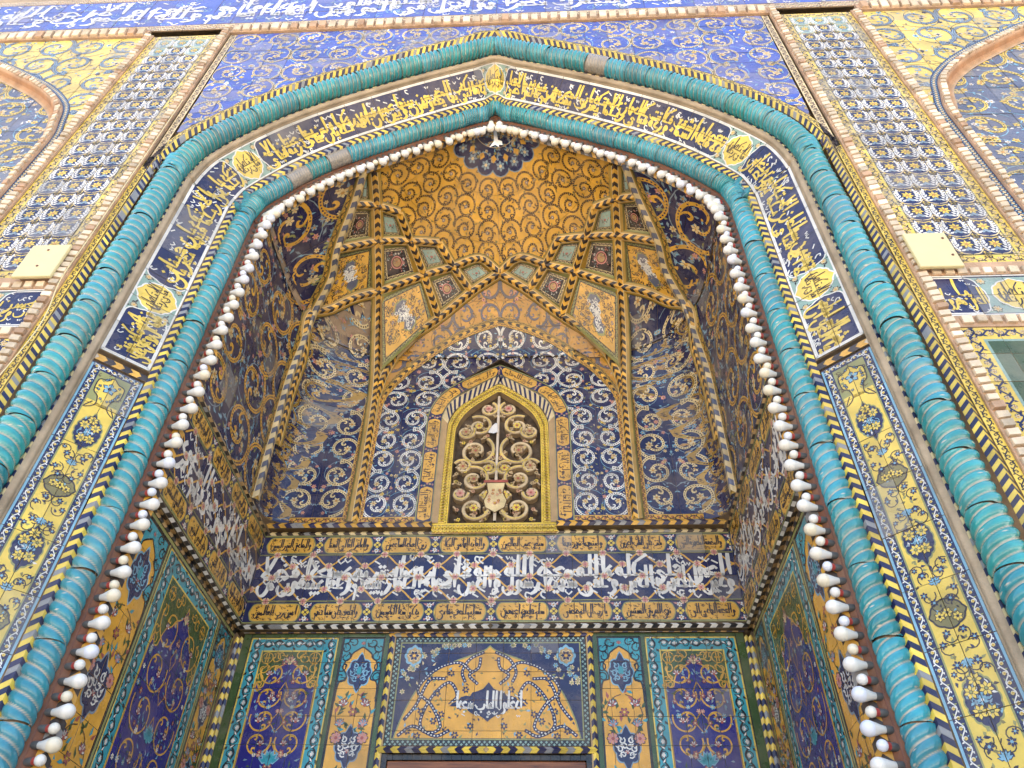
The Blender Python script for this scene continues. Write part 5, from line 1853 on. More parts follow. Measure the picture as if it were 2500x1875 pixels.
R1 = np.array([(1.60, 4.66), (1.575, 5.2), (1.52, 5.75), (1.485, 6.1), (1.40, 6.36), (1.20, 6.585), (.998, 6.716), (.70, 6.915), (.47, 7.005)])      # (y, z) on the side vault
for side in (-1, 1):
    f = surf_side(side)
    t = thing('side_wall_panel', f'dark blue floral tile panel curving up the upper {SIDE[side]} side wall', 'tile panel', (side * 1.65, 1, 5.5))
    S = Soup()
    a, b = (.46, 1.75) if side < 0 else (-1.75, -.46)
    S.rect(a, b, 4.655, 7.02, 'navy', 0)
    scrolls(S, a - .05, b, 4.66, 7.1, .40, 'gold', 'navy', ('cream', 'bluegrey', 'pink'), 'bluegrey', ('bluegrey', 'olive', 'sky'), None, .085, 2.6, 81 + side, turns=1.3, small=.8)
    Rp = smooth_pts(R1, 6)
    ply = np.vstack([Rp, [(.40, 7.005), (.40, 4.66)]])
    if side > 0:
        ply = ply * (-1, 1)
    emit(S, f, t, us=grid(a, b, .215), vs=grid(4.655, 7.02, .215), phi=poly_phi(ply), fine=(.055, .055), gap=.0022, vary=.07, faded=.05, tilt=.002)
    # border scroll next to the rib
    t = thing('scroll_border', f'gold scroll border edging the upper {SIDE[side]} side wall panel', 'tile strip', (side * 1.6, 1.2, 5.5))
    Q = np.c_[Rp[:, 0] - .055, Rp[:, 1]]
    g_ = np.gradient(Rp, axis=0)
    g_ /= np.linalg.norm(g_, axis=1)[:, None]
    nrm = np.c_[-g_[:, 1], g_[:, 0]]
    nrm[nrm[:, 0] > 0] *= -1
    In = Rp + nrm * .095
    P3 = np.stack([side * x_of(Rp[:, 0], Rp[:, 1]), Rp[:, 0], Rp[:, 1]], 1)
    I3 = np.stack([side * x_of(np.maximum(In[:, 0], NY + .002), In[:, 1]), np.maximum(In[:, 0], NY + .002), In[:, 1]], 1)
    A_ = I3 - P3
    A_ /= np.linalg.norm(A_, axis=1)[:, None]
    pf, L = path_surf(P3, A_)
    S = Soup()
    vine_strip(S, L - .1, .055, 'dgold', 'ink', 'gold', 1, 1.8, 0, .03, line='olive')
    T, K = S.get()
    T[:, :, 2] += .004
    S.T, S.K = [T], [K]
    emit(S, pf, t, M_MOSAIC, name='strip_tiles', fine=(.05, 9))

# back bays left and right of the centre
for side in (-1, 1):
    t = thing('niche_bay', f'navy tile bay with paired gold scrolls on the {SIDE[side]} of the upper back wall', 'tile panel', (side * 1.3, 1.9, 5.5))
    S = Soup()
    xa, xb = 1.07, 1.645
    S.rect(xa, xb, 4.72, 6.72, 'navy', 0)
    H = Soup()
    scrolls(H, xa + .005, xa + .25, 4.74, 6.7, .245, 'cream', 'ink', ('cream', 'pink', 'sky'), 'bluegrey', ('bluegrey', 'sky'), None, .10, 1.0, 91 + side, turns=1.25)
    S.put(H)
    S.put(H, -1, 1, 2 * (xa + .25), 0)
    H2 = Soup()
    scrolls(H2, xa + .50, xb + .06, 4.74, 6.7, .21, 'dgold', 'ink', ('tan', 'bluegrey'), 'bluegrey', ('bluegrey', 'olive'), None, .08, 2.0, 95 + side)
    S.put(H2)
    zr = np.array([(1.645, 5.2), (1.63, 5.9), (1.585, 6.2), (1.55, 6.344), (1.425, 6.44), (1.39, 6.49), (1.22, 6.60), (1.07, 6.68)])
    ply = np.vstack([[(1.07, 4.72), (1.645, 4.72)], zr])
    emit(S, (lambda q, side=side: surf_back(q * (side, 1)) if False else np.stack([side * q[:, 0], y_of(q[:, 0], q[:, 1]), q[:, 1]], 1)), t, us=np.r_[xa, 1.20, 1.32, 1.45, 1.57, 1.645], vs=grid(4.72, 6.72, .21), phi=poly_phi(ply), fine=(.035, .06), gap=.0022, vary=.07, faded=.03, tilt=.002)
    t = thing('bay_return', f'dim gold and navy return of the bay against the {SIDE[side]} side wall', 'tile panel', (side * 1.65, 1.75, 5.5))
    S = Soup()
    a, b = (1.42, 1.885) if side < 0 else (-1.885, -1.42)
    S.rect(a, b, 4.66, 6.42, 'navy', 0)
    scrolls(S, a, b, 4.66, 6.42, .23, 'dgold', 'ink', ('tan', 'bluegrey'), 'bluegrey', ('bluegrey', 'olive', 'tan'), None, .085, 2.4, 99 + side)
    Rp = smooth_pts(R1[:5], 6)
    ply = np.vstack([Rp + (.0, 0), [(1.50, 6.41), (1.885, 6.2), (1.885, 4.66)]])
    if side > 0:
        ply = ply * (-1, 1)
    emit(S, surf_side(side), t, us=grid(a, b, .155), vs=grid(4.66, 6.42, .21), phi=poly_phi(ply), fine=(.04, .06), gap=.0022, vary=.07, faded=.03)
    t = thing('scroll_border', f'gold scroll border at the foot of the {SIDE[side]} upper bay', 'tile strip', (side * 1.3, 1.89, 4.68))
    S = Soup()
    vine_strip(S, .50, .05, 'gold', 'ink', 'rose', 1, 1.9, 1.08, 4.663, line='tan')
    emit(S, plane_y(1.886, side), t, M_MOSAIC, name='strip_tiles')

# centre bay: white scrolls round the pierced window
IN_O = np.array([(.562, 4.66), (.562, 5.55), (.552, 5.72), (.50, 5.87), (.42, 5.98), (.30, 6.09), (.15, 6.21), (0, 6.325)])
IN_I = np.array([(.447, 4.66), (.447, 5.55), (.437, 5.70), (.39, 5.82), (.32, 5.90), (.22, 5.97), (.11, 6.045), (0, 6.117)])
CIN = np.array([(.962, 4.66), (.962, 5.30), (.952, 5.736), (.917, 5.905), (.758, 6.159), (.60, 6.315), (.451, 6.43), (.25, 6.515), (0, 6.585)])


def full(h, k=5):
    h = smooth_pts(h, k)
    return np.vstack([h, (h * (-1, 1))[::-1][1:]])


t = thing('centre_panel', 'navy arched panel of white islimi scrolls round the pierced window', 'tile panel', (0, 1.9, 5.5))
S = Soup()
S.rect(-.97, .97, 4.70, 6.60, 'navy', 0)
H = Soup()
scrolls(H, .575, .965, 4.72, 5.75, .195, 'white', 'ink', ('cream', 'pink', 'yellow'), 'sky', ('sky', 'olive', 'cream'), None, .115, 1.2, 7, turns=1.35)
scrolls(H, 0, .96, 5.75, 6.60, .22, 'white', 'ink', ('cream', 'pink', 'yellow'), 'sky', ('sky', 'olive', 'cream'), None, .105, 1.2, 8, turns=1.35)
S.put(H)
S.put(H, -1, 1)
po, pi_ = poly_phi(full(CIN)), poly_phi(full(IN_O))
emit(S, surf_back, t, us=grid(-.97, .97, .19), vs=grid(4.70, 6.60, .19), phi=lambda q: np.minimum(po(q), -pi_(q)), fine=(.05, .05), gap=.0022, vary=.06, faded=.03, tilt=.0015)
t = thing('scroll_border', 'gold scroll border at the foot of the white scroll panel', 'tile strip', (0, 1.89, 4.68))
S = Soup()
for x0 in (-.95, .57):
    vine_strip(S, .38, .05, 'gold', 'ink', 'rose', 1, 1.9, x0, 4.663, line='tan')
emit(S, plane_y(1.888), t, M_MOSAIC, name='strip_tiles')


def ring(P_out, P_in, y, flip=False):
    """strip surface between two outlines with equally many points, U from the right foot over the apex"""
    P = np.stack([P_in[:, 0], np.full(len(P_in), y), P_in[:, 1]], 1)
    Q = np.stack([P_out[:, 0], np.full(len(P_out), y), P_out[:, 1]], 1)
    A_ = Q - P
    w = np.linalg.norm(A_, axis=1)
    f, L = path_surf(P, A_ / w[:, None])
    return f, L, w


FO, FI = full(IN_O), full(IN_I)
f, L, w = ring(FO, FI, 1.886)
t = thing('window_inscription', 'gold lettered cartouches on a navy frame round the pierced window', 'inscription', (0, 1.886, 5.4))
S = Soup()
W_ = float(np.median(w))
S.rect(0, L, 0, W_, 'navy', 0)
S.rect(0, L, W_ - .010, W_, 'olive', 4)
S.rect(0, L, 0, .006, 'olive', 4)
n = 10
WT = ['وانا العابد', 'ومولى الانام', 'ومقام كريم', 'بالنبي الهادي', 'صلى الله عليه', 'وال محمد', 'على الخليفة', 'والتقى الجواد', 'وهادي الانام', 'والحجة القائم']
for k in range(n):
    a, b = L * k / n + .02, L * (k + 1) / n - .02
    P = cartouche(a, b, .012, W_ - .016, 5, .4, .08)
    S.poly(P, 'gold', 1.5)
    write(S, WT[k], lambda x, y, a=a: np.c_[a + .02 + x, .016 + y], b - a - .04, W_ - .036, 'ink', 3, 1, .13, 'ink', 1)
    for q in range(5):
        flower(S, a - .02 + rng.uniform(-.01, .01), .02 + q * .02, .010, 5, ('pink', 'cream')[q % 2], 'ochre', 2, q)
emit(S, f, t, M_TILE, us=np.linspace(0, L, n + 1), vs=[0, W_], gap=.0022, fine=(.05, 9), vary=.05, faded=.02)
ST_I = np.array([(.40, 4.66), (.40, 5.50), (.392, 5.62), (.35, 5.73), (.285, 5.80), (.20, 5.87), (.10, 5.955), (0, 6.03)])
FS = full(ST_I)
f, L, w = ring(FI, FS, 1.889)
t = thing('striped_reveal', 'navy and cream diagonal stripes on the arched reveal of the pierced window', 'tile strip', (0, 1.889, 5.7))
S = Soup()
W_ = float(np.median(w))
S.rect(0, L, 0, W_ * 1.05, 'cream', 0)
for sgn, a, b in ((1, .95, L / 2), (-1, L / 2, L - .95)):
    for x in np.arange(a, b, .050):
        S.add([[(x, 0), (x + .023, 0), (x + .023 + sgn * .04, W_)], [(x, 0), (x + .023 + sgn * .04, W_), (x + sgn * .04, W_)]], 'navy', 1)
S.rect(0, .93, 0, W_, 'tan', 2)
S.rect(L - .93, L, 0, W_, 'tan', 2)
emit(S, f, t, M_MOSAIC, name='stripe_tiles', fine=(.05, 9))

# pierced window
t = thing('pierced_window', 'carved stucco window grille of scrolls and flowers with a yellow interlaced frame', 'window grille', (0, 1.92, 4.6))
GI = np.array([(.335, 4.66), (.335, 5.44), (.325, 5.56), (.29, 5.66), (.235, 5.74), (.165, 5.81), (.08, 5.88), (0, 5.945)])
FG = full(GI)
f, L, w = ring(FS, FG, 1.900)
S = Soup()
W_ = float(np.median(w))
S.rect(0, L, 0, W_ * 1.1, 'tan', 0)
for m in (-1, 1):
    n = int(L / .05)
    t_ = np.linspace(0, L, n * 8)
    S.ribbon(np.c_[t_, W_ * (.5 + m * .36 * np.sin(2 * np.pi * t_ / (L / n)))], .009, 'yellow', 2 + m * .5, (.0005, .008))
S.rect(0, L, 0, .010, 'yellow', 6)
S.rect(0, L, W_ * .92, W_ * 1.02, 'yellow', 6)
emit(S, f, t, M_STUCCO, name='interlaced_frame', fine=(.04, 9))
S = Soup()
vine_strip(S, .88, .07, 'tan', 'yellow', None, 1, .8, -.44, 4.575, lw=.12)
for m in (0, .5):
    t_ = np.linspace(0, .88, 140)
    S.ribbon(np.c_[-.44 + t_, 4.61 + .026 * np.sin(2 * np.pi * (t_ / .052 + m))], .008, 'yellow', 2, (.0005, .009))
S.rect(-.44, .44, 4.645, 4.66, 'yellow', 4)
emit(S, plane_y(1.898), t, M_STUCCO, name='interlaced_sill')
S = Soup()
S.rect(-.34, .34, 4.64, 5.96, (.055, .035, .02), 0)
gphi = poly_phi(full(GI))
emit(S, plane_y(1.965), t, M_STUCCO, name='dark_backing', phi=gphi, fine=(.05, .05))
S = Soup()
rr = np.random.default_rng(33)
sc_ = [(.155, 4.80, .125, 1.9), (.165, 5.06, .12, 1.2), (.165, 5.33, .15, 2.2), (.15, 5.58, .11, 1.0), (.08, 5.76, .075, 2.0), (.255, 5.18, .07, .4), (.26, 4.93, .06, 3.0), (.25, 5.52, .07, 2.6), (.06, 5.16, .07, 1.0), (.06, 4.92, .06, 2.)]
for (x, z, r_, a0) in sc_:
    for m in (-1, 1):
        P = spiral(0, 0, r_, r_ * .25, a0, 1.25, 30)
        P = np.c_[m * (x + P[:, 0]), z + P[:, 1]]
        S.ribbon(P, .026, (.46, .34, .20), 0, (.0, .050))
        beaded_c = np.array((.60, .47, .28))
        S.ribbon(P, .016, beaded_c, 0, (.05, .054))
        S.ribbon(P[:14] * (1, 1), .006, 'yellow', 0, (.054, .056))
        for q in (4, 10, 17, 23):
            a_ = math.atan2(*(P[q + 1] - P[q])[::-1]) + m * 1.2
            L_ = np.array([(0, 0), (.02, .012), (.045, .004), (.022, -.012)])
            ca, sa = math.cos(a_), math.sin(a_)
            Q = np.c_[P[q, 0] + L_[:, 0] * ca - L_[:, 1] * sa, P[q, 1] + L_[:, 0] * sa + L_[:, 1] * ca]
            S.ribbon(np.vstack([Q, Q[:2]]), .008, (.55, .40, .22), 0, (.0, .052))
            S.fan(Q, ((.50, .36, .2), (.58, .44, .14))[q % 2], 80)
        for k_, (dx, dz) in enumerate(((0, 0),)):
            S.ribbon(np.c_[m * x + .026 * np.cos(np.linspace(0, 6.28, 12)), z + .026 * np.sin(np.linspace(0, 6.28, 12))], .01, (.52, .38, .22), 0, (0, .055))
            flower(S, m * x, z, .034, 6, ('yellow', 'tan', 'pink')[int(x * 100) % 3], 'rose', 92, 0, 'brown')
for q in range(46):
    x, z = rr.uniform(.02, .32), rr.uniform(4.68, 5.75)
    for m in (-1, 1):
        flower(S, m * x, z, .018, 6, ((.55, .40, .20), 'yellow', (.5, .27, .16))[q % 3], 'brown', 84, q)
        S.ribbon(np.array([(m * x, z), (m * (x + .03), z + rr.uniform(-.04, .04))]), .012, (.44, .32, .19), 0, (0, .048))
vs_ = np.array([(-.07, 5.02), (-.055, 4.93), (-.085, 4.86), (-.07, 4.80), (0, 4.755), (.07, 4.80), (.085, 4.86), (.055, 4.93), (.07, 5.02)])
S.poly(vs_, 'cream', 96)
S.ribbon(np.vstack([vs_, vs_[:1]]), .008, 'brown', 97, None)
for q in range(14):
    flower(S, rr.uniform(-.05, .05), rr.uniform(4.81, 4.96), .014, 6, ('rose', 'pink')[q % 2], 'yellow', 98, q)
S.rect(-.09, .09, 5.02, 5.045, 'rose', 96)
S.ribbon(np.array([(0, 4.69), (0, 5.90)]), .02, (.60, .49, .36), 0, (0, .052))
S.ribbon(np.array([(.0, 5.15), (.004, 5.35), (-.004, 5.75)]), .010, (.72, .62, .5), 0, (.052, .056))
T, K = S.get()
T[:, :, 2] -= 0
T, K = cut_lines(T, K, 0, [0.])
T, K = clip(T, K, lambda q: gphi(q) + .01)
stuff(tris('carved_tracery', lift_tris(plane_y(1.965), T), K, M_STUCCO, t))
S = Soup()
V = np.array([(.335, 4.66), (.335, 5.44), (.325, 5.56), (.29, 5.66), (.235, 5.74), (.165, 5.81), (.08, 5.88), (0, 5.945)])
Fv = full(GI)
Vv = np.concatenate([np.stack([Fv[:, 0], np.full(len(Fv), y), Fv[:, 1]], 1)[:, None] for y in (1.898, 1.966)], 1)
raw('reveal', Vv.reshape(-1, 3), [(2 * i, 2 * i + 1, 2 * i + 3, 2 * i + 2) for i in range(len(Fv) - 1)], M_STUCCO, t, np.tile((.42, .30, .17), (len(Fv) * 2, 1)))
t = thing('torn_paper', 'white torn paper scrap caught on the pierced window', 'paper scrap', (-.03, 1.89, 5.53))
V = [(-.075, 1.9, 5.50), (-.03, 1.88, 5.475), (.0, 1.895, 5.50), (-.005, 1.885, 5.58), (-.02, 1.9, 5.60), (-.045, 1.885, 5.555), (-.065, 1.9, 5.53)]
raw('scrap', V, [(0, 1, 5), (0, 5, 6), (1, 2, 5), (2, 3, 5), (3, 4, 5)], M_RAG, t)

# lunette between the centre rib and the panel
RIBC = np.array([(1.02, 5.85), (.984, 6.109), (.894, 6.347), (.748, 6.501), (.533, 6.63), (.25, 6.816), (0, 6.93)])
LIN = np.array([(.985, 5.72), (.955, 5.98), (.80, 6.24), (.62, 6.40), (.45, 6.50), (.25, 6.585), (0, 6.65)])
t = thing('lunette', 'ochre lunette with dark arabesque scrolls above the white scroll panel', 'tile panel', (0, 1.75, 6.6))
S = Soup()
S.rect(-1.03, 1.03, 5.8, 6.95, 'ochre', 0)
H = Soup()
scrolls(H, 0, 1.03, 6.18, 6.95, .19, 'slate', 'brown', ('dgold', 'slate', 'pink'), 'brown', ('oliv2', 'ink', 'brown'), 'ink', .085, 1.6, 15, 'brown')
S.put(H)
S.put(H, -1, 1)
p1, p2 = poly_phi(np.vstack([full(RIBC)])), poly_phi(np.vstack([full(LIN)]))
emit(S, surf_back, t, us=grid(-1.03, 1.03, .22), vs=grid(5.8, 6.95, .20), phi=lambda q: np.minimum(p1(q), -p2(q)), fine=(.045, .045), gap=.0022, vary=.05, faded=.02)
F1, F2 = full(LIN), full(CIN[2:])
t = thing('lunette_border', 'banded border of scrolls and chevrons under the ochre lunette', 'tile strip', (0, 1.85, 6.4))
nq = 160
def rs(P):
    d = np.r_[0, np.cumsum(np.hypot(*np.diff(P, axis=0).T))]
    u = np.linspace(0, d[-1], nq)
    return np.c_[np.interp(u, d, P[:, 0]), np.interp(u, d, P[:, 1])]
F1, F2 = rs(F1), rs(F2)
P3 = np.stack([F2[:, 0], y_of(F2[:, 0], F2[:, 1]) - .006, F2[:, 1]], 1)
Q3 = np.stack([F1[:, 0], y_of(F1[:, 0], F1[:, 1]) - .006, F1[:, 1]], 1)
A_ = Q3 - P3
wq = np.linalg.norm(A_, axis=1)
f, L = path_surf(P3, A_ / .085)
S = Soup()
S.rect(0, L, 0, .085, 'oliv2', 0)
vine_strip(S, L, .026, 'gold', 'ink', 'rose', 1.5, 1.9, 0, .002)
vine_strip(S, L, .024, 'dgold', 'ink', None, 1.5, 1.9, 0, .060)
X = Soup()
chevrons(X, L / 2, .026, .034, ('gold', 'ink'), 2, 0, 0, .5)
S.put(X, 1, 1, 0, .031)
S.put(X, -1, 1, L, .031)
emit(S, f, t, M_MOSAIC, name='border_tiles', fine=(.05, 9))

# dome cap
t = thing('dome_cap', 'golden dome with dark spiral scrolls and a navy rosette at its crown', 'vault', (0, .9, 7.3))
S = Soup()
S.rect(-1.0, 1.0, .46, 1.46, 'gold', 0)
rr = np.random.default_rng(5)
c0 = np.array((0, .42))
nsec = 13
for ring_, (R_, nn) in enumerate(((.50, 9), (.66, 11), (.82, 13), (.98, 15), (1.13, 17))):
    for k in range(nn + 1):
        a = math.pi * k / nn
        for m in (0,):
            x, y = c0[0] + R_ * math.cos(a) * 1.0, c0[1] + R_ * math.sin(a) * .93
            q = .165 + .01 * ring_
            hand = 1 if (k + ring_) % 2 else -1
            if k > nn / 2:
                hand = -hand
            P = spiral(0, 0, .56, .12, a + math.pi / 2 * hand, hand * 1.5, 26)
            P = np.c_[x + P[:, 0] * q, y + P[:, 1] * q]
            beaded(S, P, .0145, 'ink', 'gold', 2, None, 1.2)
            flower(S, x, y, .017, 6, 'slate', 'cream', 4, k)
            palmette(S, *P[8], a, .04, 'ink', 2, hand)
            palmette(S, *P[15], a + 2, .035, 'ink', 2, hand)
            for z in range(9):
                leaf(S, x + rr.uniform(-.09, .09), y + rr.uniform(-.09, .09), rr.uniform(0, 6), .03, .012, ('oliv2', 'ink', 'brown', 'oliv2')[z % 4], 1.4)
            for z in range(2):
                flower(S, x + rr.uniform(-.1, .1), y + rr.uniform(-.1, .1), .012, 5, 'ink', 'cream', 2, z)
ns = 15
for k in range(ns):
    a = 2 * math.pi * (k + .5) / ns
    x, y = c0[0] + .30 * math.cos(a), c0[1] + .30 * math.sin(a)
    S.disc(x, y, .078, 'bluegrey', 5, 12)
    S.disc(x, y, .070, 'navy', 5.5, 12)
    flower(S, x, y, .04, 6, 'bluegrey', 'cream', 7, a)
    leaf(S, c0[0] + .22 * math.cos(a + .2), c0[1] + .22 * math.sin(a + .2), a + .2, .06, .05, 'gold', 7.5, 0)
S.disc(c0[0], c0[1], .30, 'navy', 6, 30)
for q in range(90):
    a, r_ = rr.uniform(0, math.pi), .27 * math.sqrt(rr.uniform(.02, 1))
    flower(S, c0[0] + r_ * math.cos(a), c0[1] + r_ * math.sin(a), rr.uniform(.010, .018), 6, ('bluegrey', 'cream', 'olive')[q % 3], 'ochre', 7, q)
    leaf(S, c0[0] + r_ * math.cos(a), c0[1] + r_ * math.sin(a), rr.uniform(0, 6), .035, .012, ('bluegrey', 'sky')[q % 2], 6.5)
for r_, c__ in ((.17, 'cream'), (.50, 'dgold'), (.83, 'dgold')):
    a = np.linspace(.1, math.pi - .1, 40)
    S.ribbon(np.c_[c0[0] + r_ * np.cos(a), c0[1] + r_ * np.sin(a)], .004, c__, 7.2)
for k in range(9):
    a = math.pi * (k + .5) / 9
    S.ribbon(np.array([c0 + .36 * np.array((math.cos(a), math.sin(a))), c0 + 1.1 * np.array((math.cos(a), math.sin(a)))]), .0035, 'tan', 4.5)
ply = [NODE[k][:2] for k in ('vt', 'n1', 'n2', 'n4', 'n5', 'n6', 'n9', 'n10')]
ply = np.array([(1.0, .455)] + ply + [(-x, y) for x, y in ply[::-1][1:]] + [(-1.0, .455)])
# laid in sectors: facets cut along radii and rings, each sector flat-ish and slightly turned
T, K = S.get()
T, K = cut_lines(T, K, 0, np.arange(-1, 1, .05))
T, K = cut_lines(T, K, 1, np.arange(.46, 1.46, .045))
T, K = clip(T, K, poly_phi(ply))
ang = lambda p: np.arctan2(p[..., 1] - c0[1], p[..., 0] - c0[0])
rad = lambda p: np.hypot(p[..., 0] - c0[0], p[..., 1] - c0[1])
for k in range(1, 9):
    T, K, _ = split(T, K, ang(T[..., :2]) - math.pi * k / 9)
for r_ in (.36, .52, .70, .88):
    T, K, _ = split(T, K, rad(T[..., :2]) - r_)
ce = T[:, :, :2].mean(1)
sec = np.floor(ang(ce) / math.pi * 9).clip(0, 8).astype(int)
rg = np.searchsorted([.36, .52, .70, .88], rad(ce))
key = sec * 5 + rg
tilt_a, tilt_r = rr.normal(0, .012, 45), rr.normal(0, .012, 45)
tilt_r[np.arange(45) % 5 == 3] += .05 * 0
da = (ang(T[..., :2]) - math.pi * (sec[:, None] + .5) / 9) * rad(T[..., :2])
dr = rad(T[..., :2]) - np.array([.2, .44, .61, .79, 1.0])[rg][:, None]
T[:, :, 2] += tilt_a[key][:, None] * da + tilt_r[key][:, None] * dr
tone = np.exp(rr.normal(0, .07, 45))
K = K * tone[key][:, None]
V = lift_tris(surf_top, T)
for q in np.unique(key):
    tris('dome_tile', V[key == q], K[key == q], M_TILE, t)

# coffers between the ribs
def coffer(label, quad, side, field, motif, seed, fr=.030, deep=.022, bw=.026, name='coffer'):
    c = [mir(NODE[k], side) for k in quad]
    f, a, b = quad_surf(*c)
    t = thing(name, label, 'vault coffer', tuple(np.mean(c, 0)))
    S = Soup()
    r = np.random.default_rng(seed)
    e0, e1 = .030, .030 + fr
    O = np.array([(e0, e0), (a - e0, e0), (a - e0, b - e0), (e0, b - e0)])
    I = np.array([(e1, e1), (a - e1, e1), (a - e1, b - e1), (e1, b - e1)])
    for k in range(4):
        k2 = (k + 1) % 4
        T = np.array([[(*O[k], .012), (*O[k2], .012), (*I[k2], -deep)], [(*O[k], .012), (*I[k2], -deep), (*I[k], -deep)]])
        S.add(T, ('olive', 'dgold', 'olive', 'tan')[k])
    S.rect(0, a, 0, b, 'dgold', -.045 / LS)
    hb = -deep / LS
    x0, x1, y0, y1 = e1 - .002, a - e1 + .002, e1 - .002, b - e1 + .002
    S.rect(x0, x1, y0, y1, 'cream' if motif != 'gold' else 'ink', hb)
    for (L_, dx, dy, rot) in ((x1 - x0, x0, y0, 0), (x1 - x0, x0, y1 - bw, 0), (y1 - y0, x0 + bw, y0, math.pi / 2), (y1 - y0, x1, y0, math.pi / 2)):
        X = Soup()
        vine_strip(X, L_, bw, 'cream', 'ink' if motif != 'gold' else 'olive', None, 1, 1.6, lw=.2, grd=False)
        S.put(X, 1, 1, dx, dy, rot, hb)
    x0, x1, y0, y1 = x0 + bw, x1 - bw, y0 + bw, y1 - bw
    S.rect(x0, x1, y0, y1, 'ink', hb + 1.6)
    S.rect(x0 + .004, x1 - .004, y0 + .004, y1 - .004, field, hb + 2)
    F = Soup()
    w, h = x1 - x0, y1 - y0
    m_ = min(w, h)
    cx, cy = (x0 + x1) / 2, (y0 + y1) / 2
    if motif == 'mint':
        lotus(F, cx, cy - .01, m_ * .17, ('pink', 'rose', 'rose'), 1)
        for m in (-1, 1):
            F.ribbon(smooth_pts([(cx, cy - m_ * .1), (cx + m * m_ * .16, cy - m_ * .22), (cx + m * m_ * .3, cy + m_ * .05)], 4), .004, 'brown', 1)
            flower(F, cx + m * m_ * .30, cy + m_ * .06, m_ * .075, 6, 'pink', 'rose', 2, 0)
            leaf(F, cx + m * m_ * .12, cy - m_ * .24, -m * .4 if m > 0 else math.pi + .4, m_ * .15, m_ * .08, 'slate', 2)
            flower(F, cx + m * m_ * .14, cy + m_ * .30, m_ * .05, 5, 'rose', 'yellow', 2, 1)
        flower(F, cx, cy - m_ * .36, m_ * .06, 5, 'pink', 'rose', 2, 0)
    elif motif == 'rose':
        P = lobed(cx, cy, m_ * .27, m_ * .30, 9, .10, 0, 54)
        F.fan(P, 'pink', 1, (cx, cy))
        F.fan((P - (cx, cy)) * .86 + (cx, cy), 'rose', 1.4, (cx, cy))
        F.disc(cx, cy, m_ * .20, 'tan', 2, 16, m_ * .22)
        F.outline(np.c_[cx + m_ * .20 * np.cos(np.arange(16) * np.pi / 8), cy + m_ * .22 * np.sin(np.arange(16) * np.pi / 8)], .005, 'ink', 2.6)
        for k in range(9):
            flower(F, cx + r.normal(0, m_ * .06), cy + r.normal(0, m_ * .07), m_ * .045, 6, ('rose', 'pink', 'slate')[k % 3], 'yellow', 3, k)
        for k in range(16):
            x, y = r.uniform(x0 + .02, x1 - .02), r.uniform(y0 + .02, y1 - .02)
            if math.hypot((x - cx) / .30, (y - cy) / .33) > m_ * 1.05:
                flower(F, x, y, m_ * .055, 6, ('pink', 'white', 'rose')[k % 3], 'tan', 2, k)
        for k in range(46):
            x, y = r.uniform(x0 + .01, x1 - .01), r.uniform(y0 + .01, y1 - .01)
            if math.hypot((x - cx) / .30, (y - cy) / .33) > m_ * .98:
                leaf(F, x, y, r.uniform(0, 6), m_ * .11, m_ * .04, ('sage', 'white', 'bluegrey', 'pink')[k % 4], 1.5)
    else:
        P = np.array([(-.12, -.46), (.05, -.30), (.02, -.12), (.22, -.02), (.16, .12), (.30, .20), (.22, .40), (.02, .44), (-.12, .36), (-.02, .2), (-.16, .10), (-.10, -.05), (-.30, -.2), (-.26, -.38)])
        P = np.c_[cx + P[:, 0] * w * .9 * side, cy + P[:, 1] * h * .9]
        F.poly(P, 'olive', 1)
        ctr = P.mean(0)
        F.poly((P - ctr) * .90 + ctr, 'slate', 1.5)
        for k in range(34):
            q = P[r.integers(len(P))] * r.uniform(0, .85) 
            x, y = ctr + (P[r.integers(len(P))] - ctr) * r.uniform(.0, .82)
            F.ribbon(spiral(x, y, .022, .008, r.uniform(0, 6), r.choice([-1, 1]) * .8, 7), .0055, 'white', 2.2)
            leaf(F, x, y, r.uniform(0, 6), .028, .010, 'white', 2)
        for k in range(int(w * h * 900)):
            x, y = r.uniform(x0 + .01, x1 - .01), r.uniform(y0 + .01, y1 - .01)
            if math.hypot((x - ctr[0]) / w, (y - ctr[1]) / h) > .2:
                if k % 4 == 0:
                    flower(F, x, y, .018, 6, ('ink', 'slate', 'brown')[k % 3], 'tan', 1.2, k)
                else:
                    leaf(F, x, y, r.uniform(0, 6), .034, .013, ('oliv2', 'ink', 'brown', 'oliv2')[k % 4], .8)
                if k % 3 == 0:
                    F.ribbon(spiral(x, y, .04, .02, r.uniform(0, 6), .6, 8), .004, 'brown', .6)
    S.put(F, 1, 1, 0, 0, 0, hb + 2)
    T, K = S.get()
    big = a > .3 or b > .3
    T, K = cut_lines(T, K, 0, np.linspace(0, a, 7)[1:-1])
    T, K = cut_lines(T, K, 1, np.linspace(0, b, 7)[1:-1])
    hmin = T[:, :, 2].min(1)
    V = lift_tris(f, T)
    fr_ = hmin < -deep - .001
    cen = T[:, :, :2].mean(1)
    inside = (cen[:, 0] > x0) & (cen[:, 0] < x1) & (cen[:, 1] > y0) & (cen[:, 1] < y1)
    tris('coffer_frame', V[~inside], K[~inside], M_MOSAIC, t)
    # the painted field is laid in four tiles, each bedded at its own small angle
    qd = (cen[:, 0] > cx).astype(int) + 2 * (cen[:, 1] > cy).astype(int)
    for q in range(4):
        m = inside & (qd == q)
        if m.any():
            tris('field_tile', V[m], K[m] * math.exp(r.normal(0, .05)), M_TILE, t)


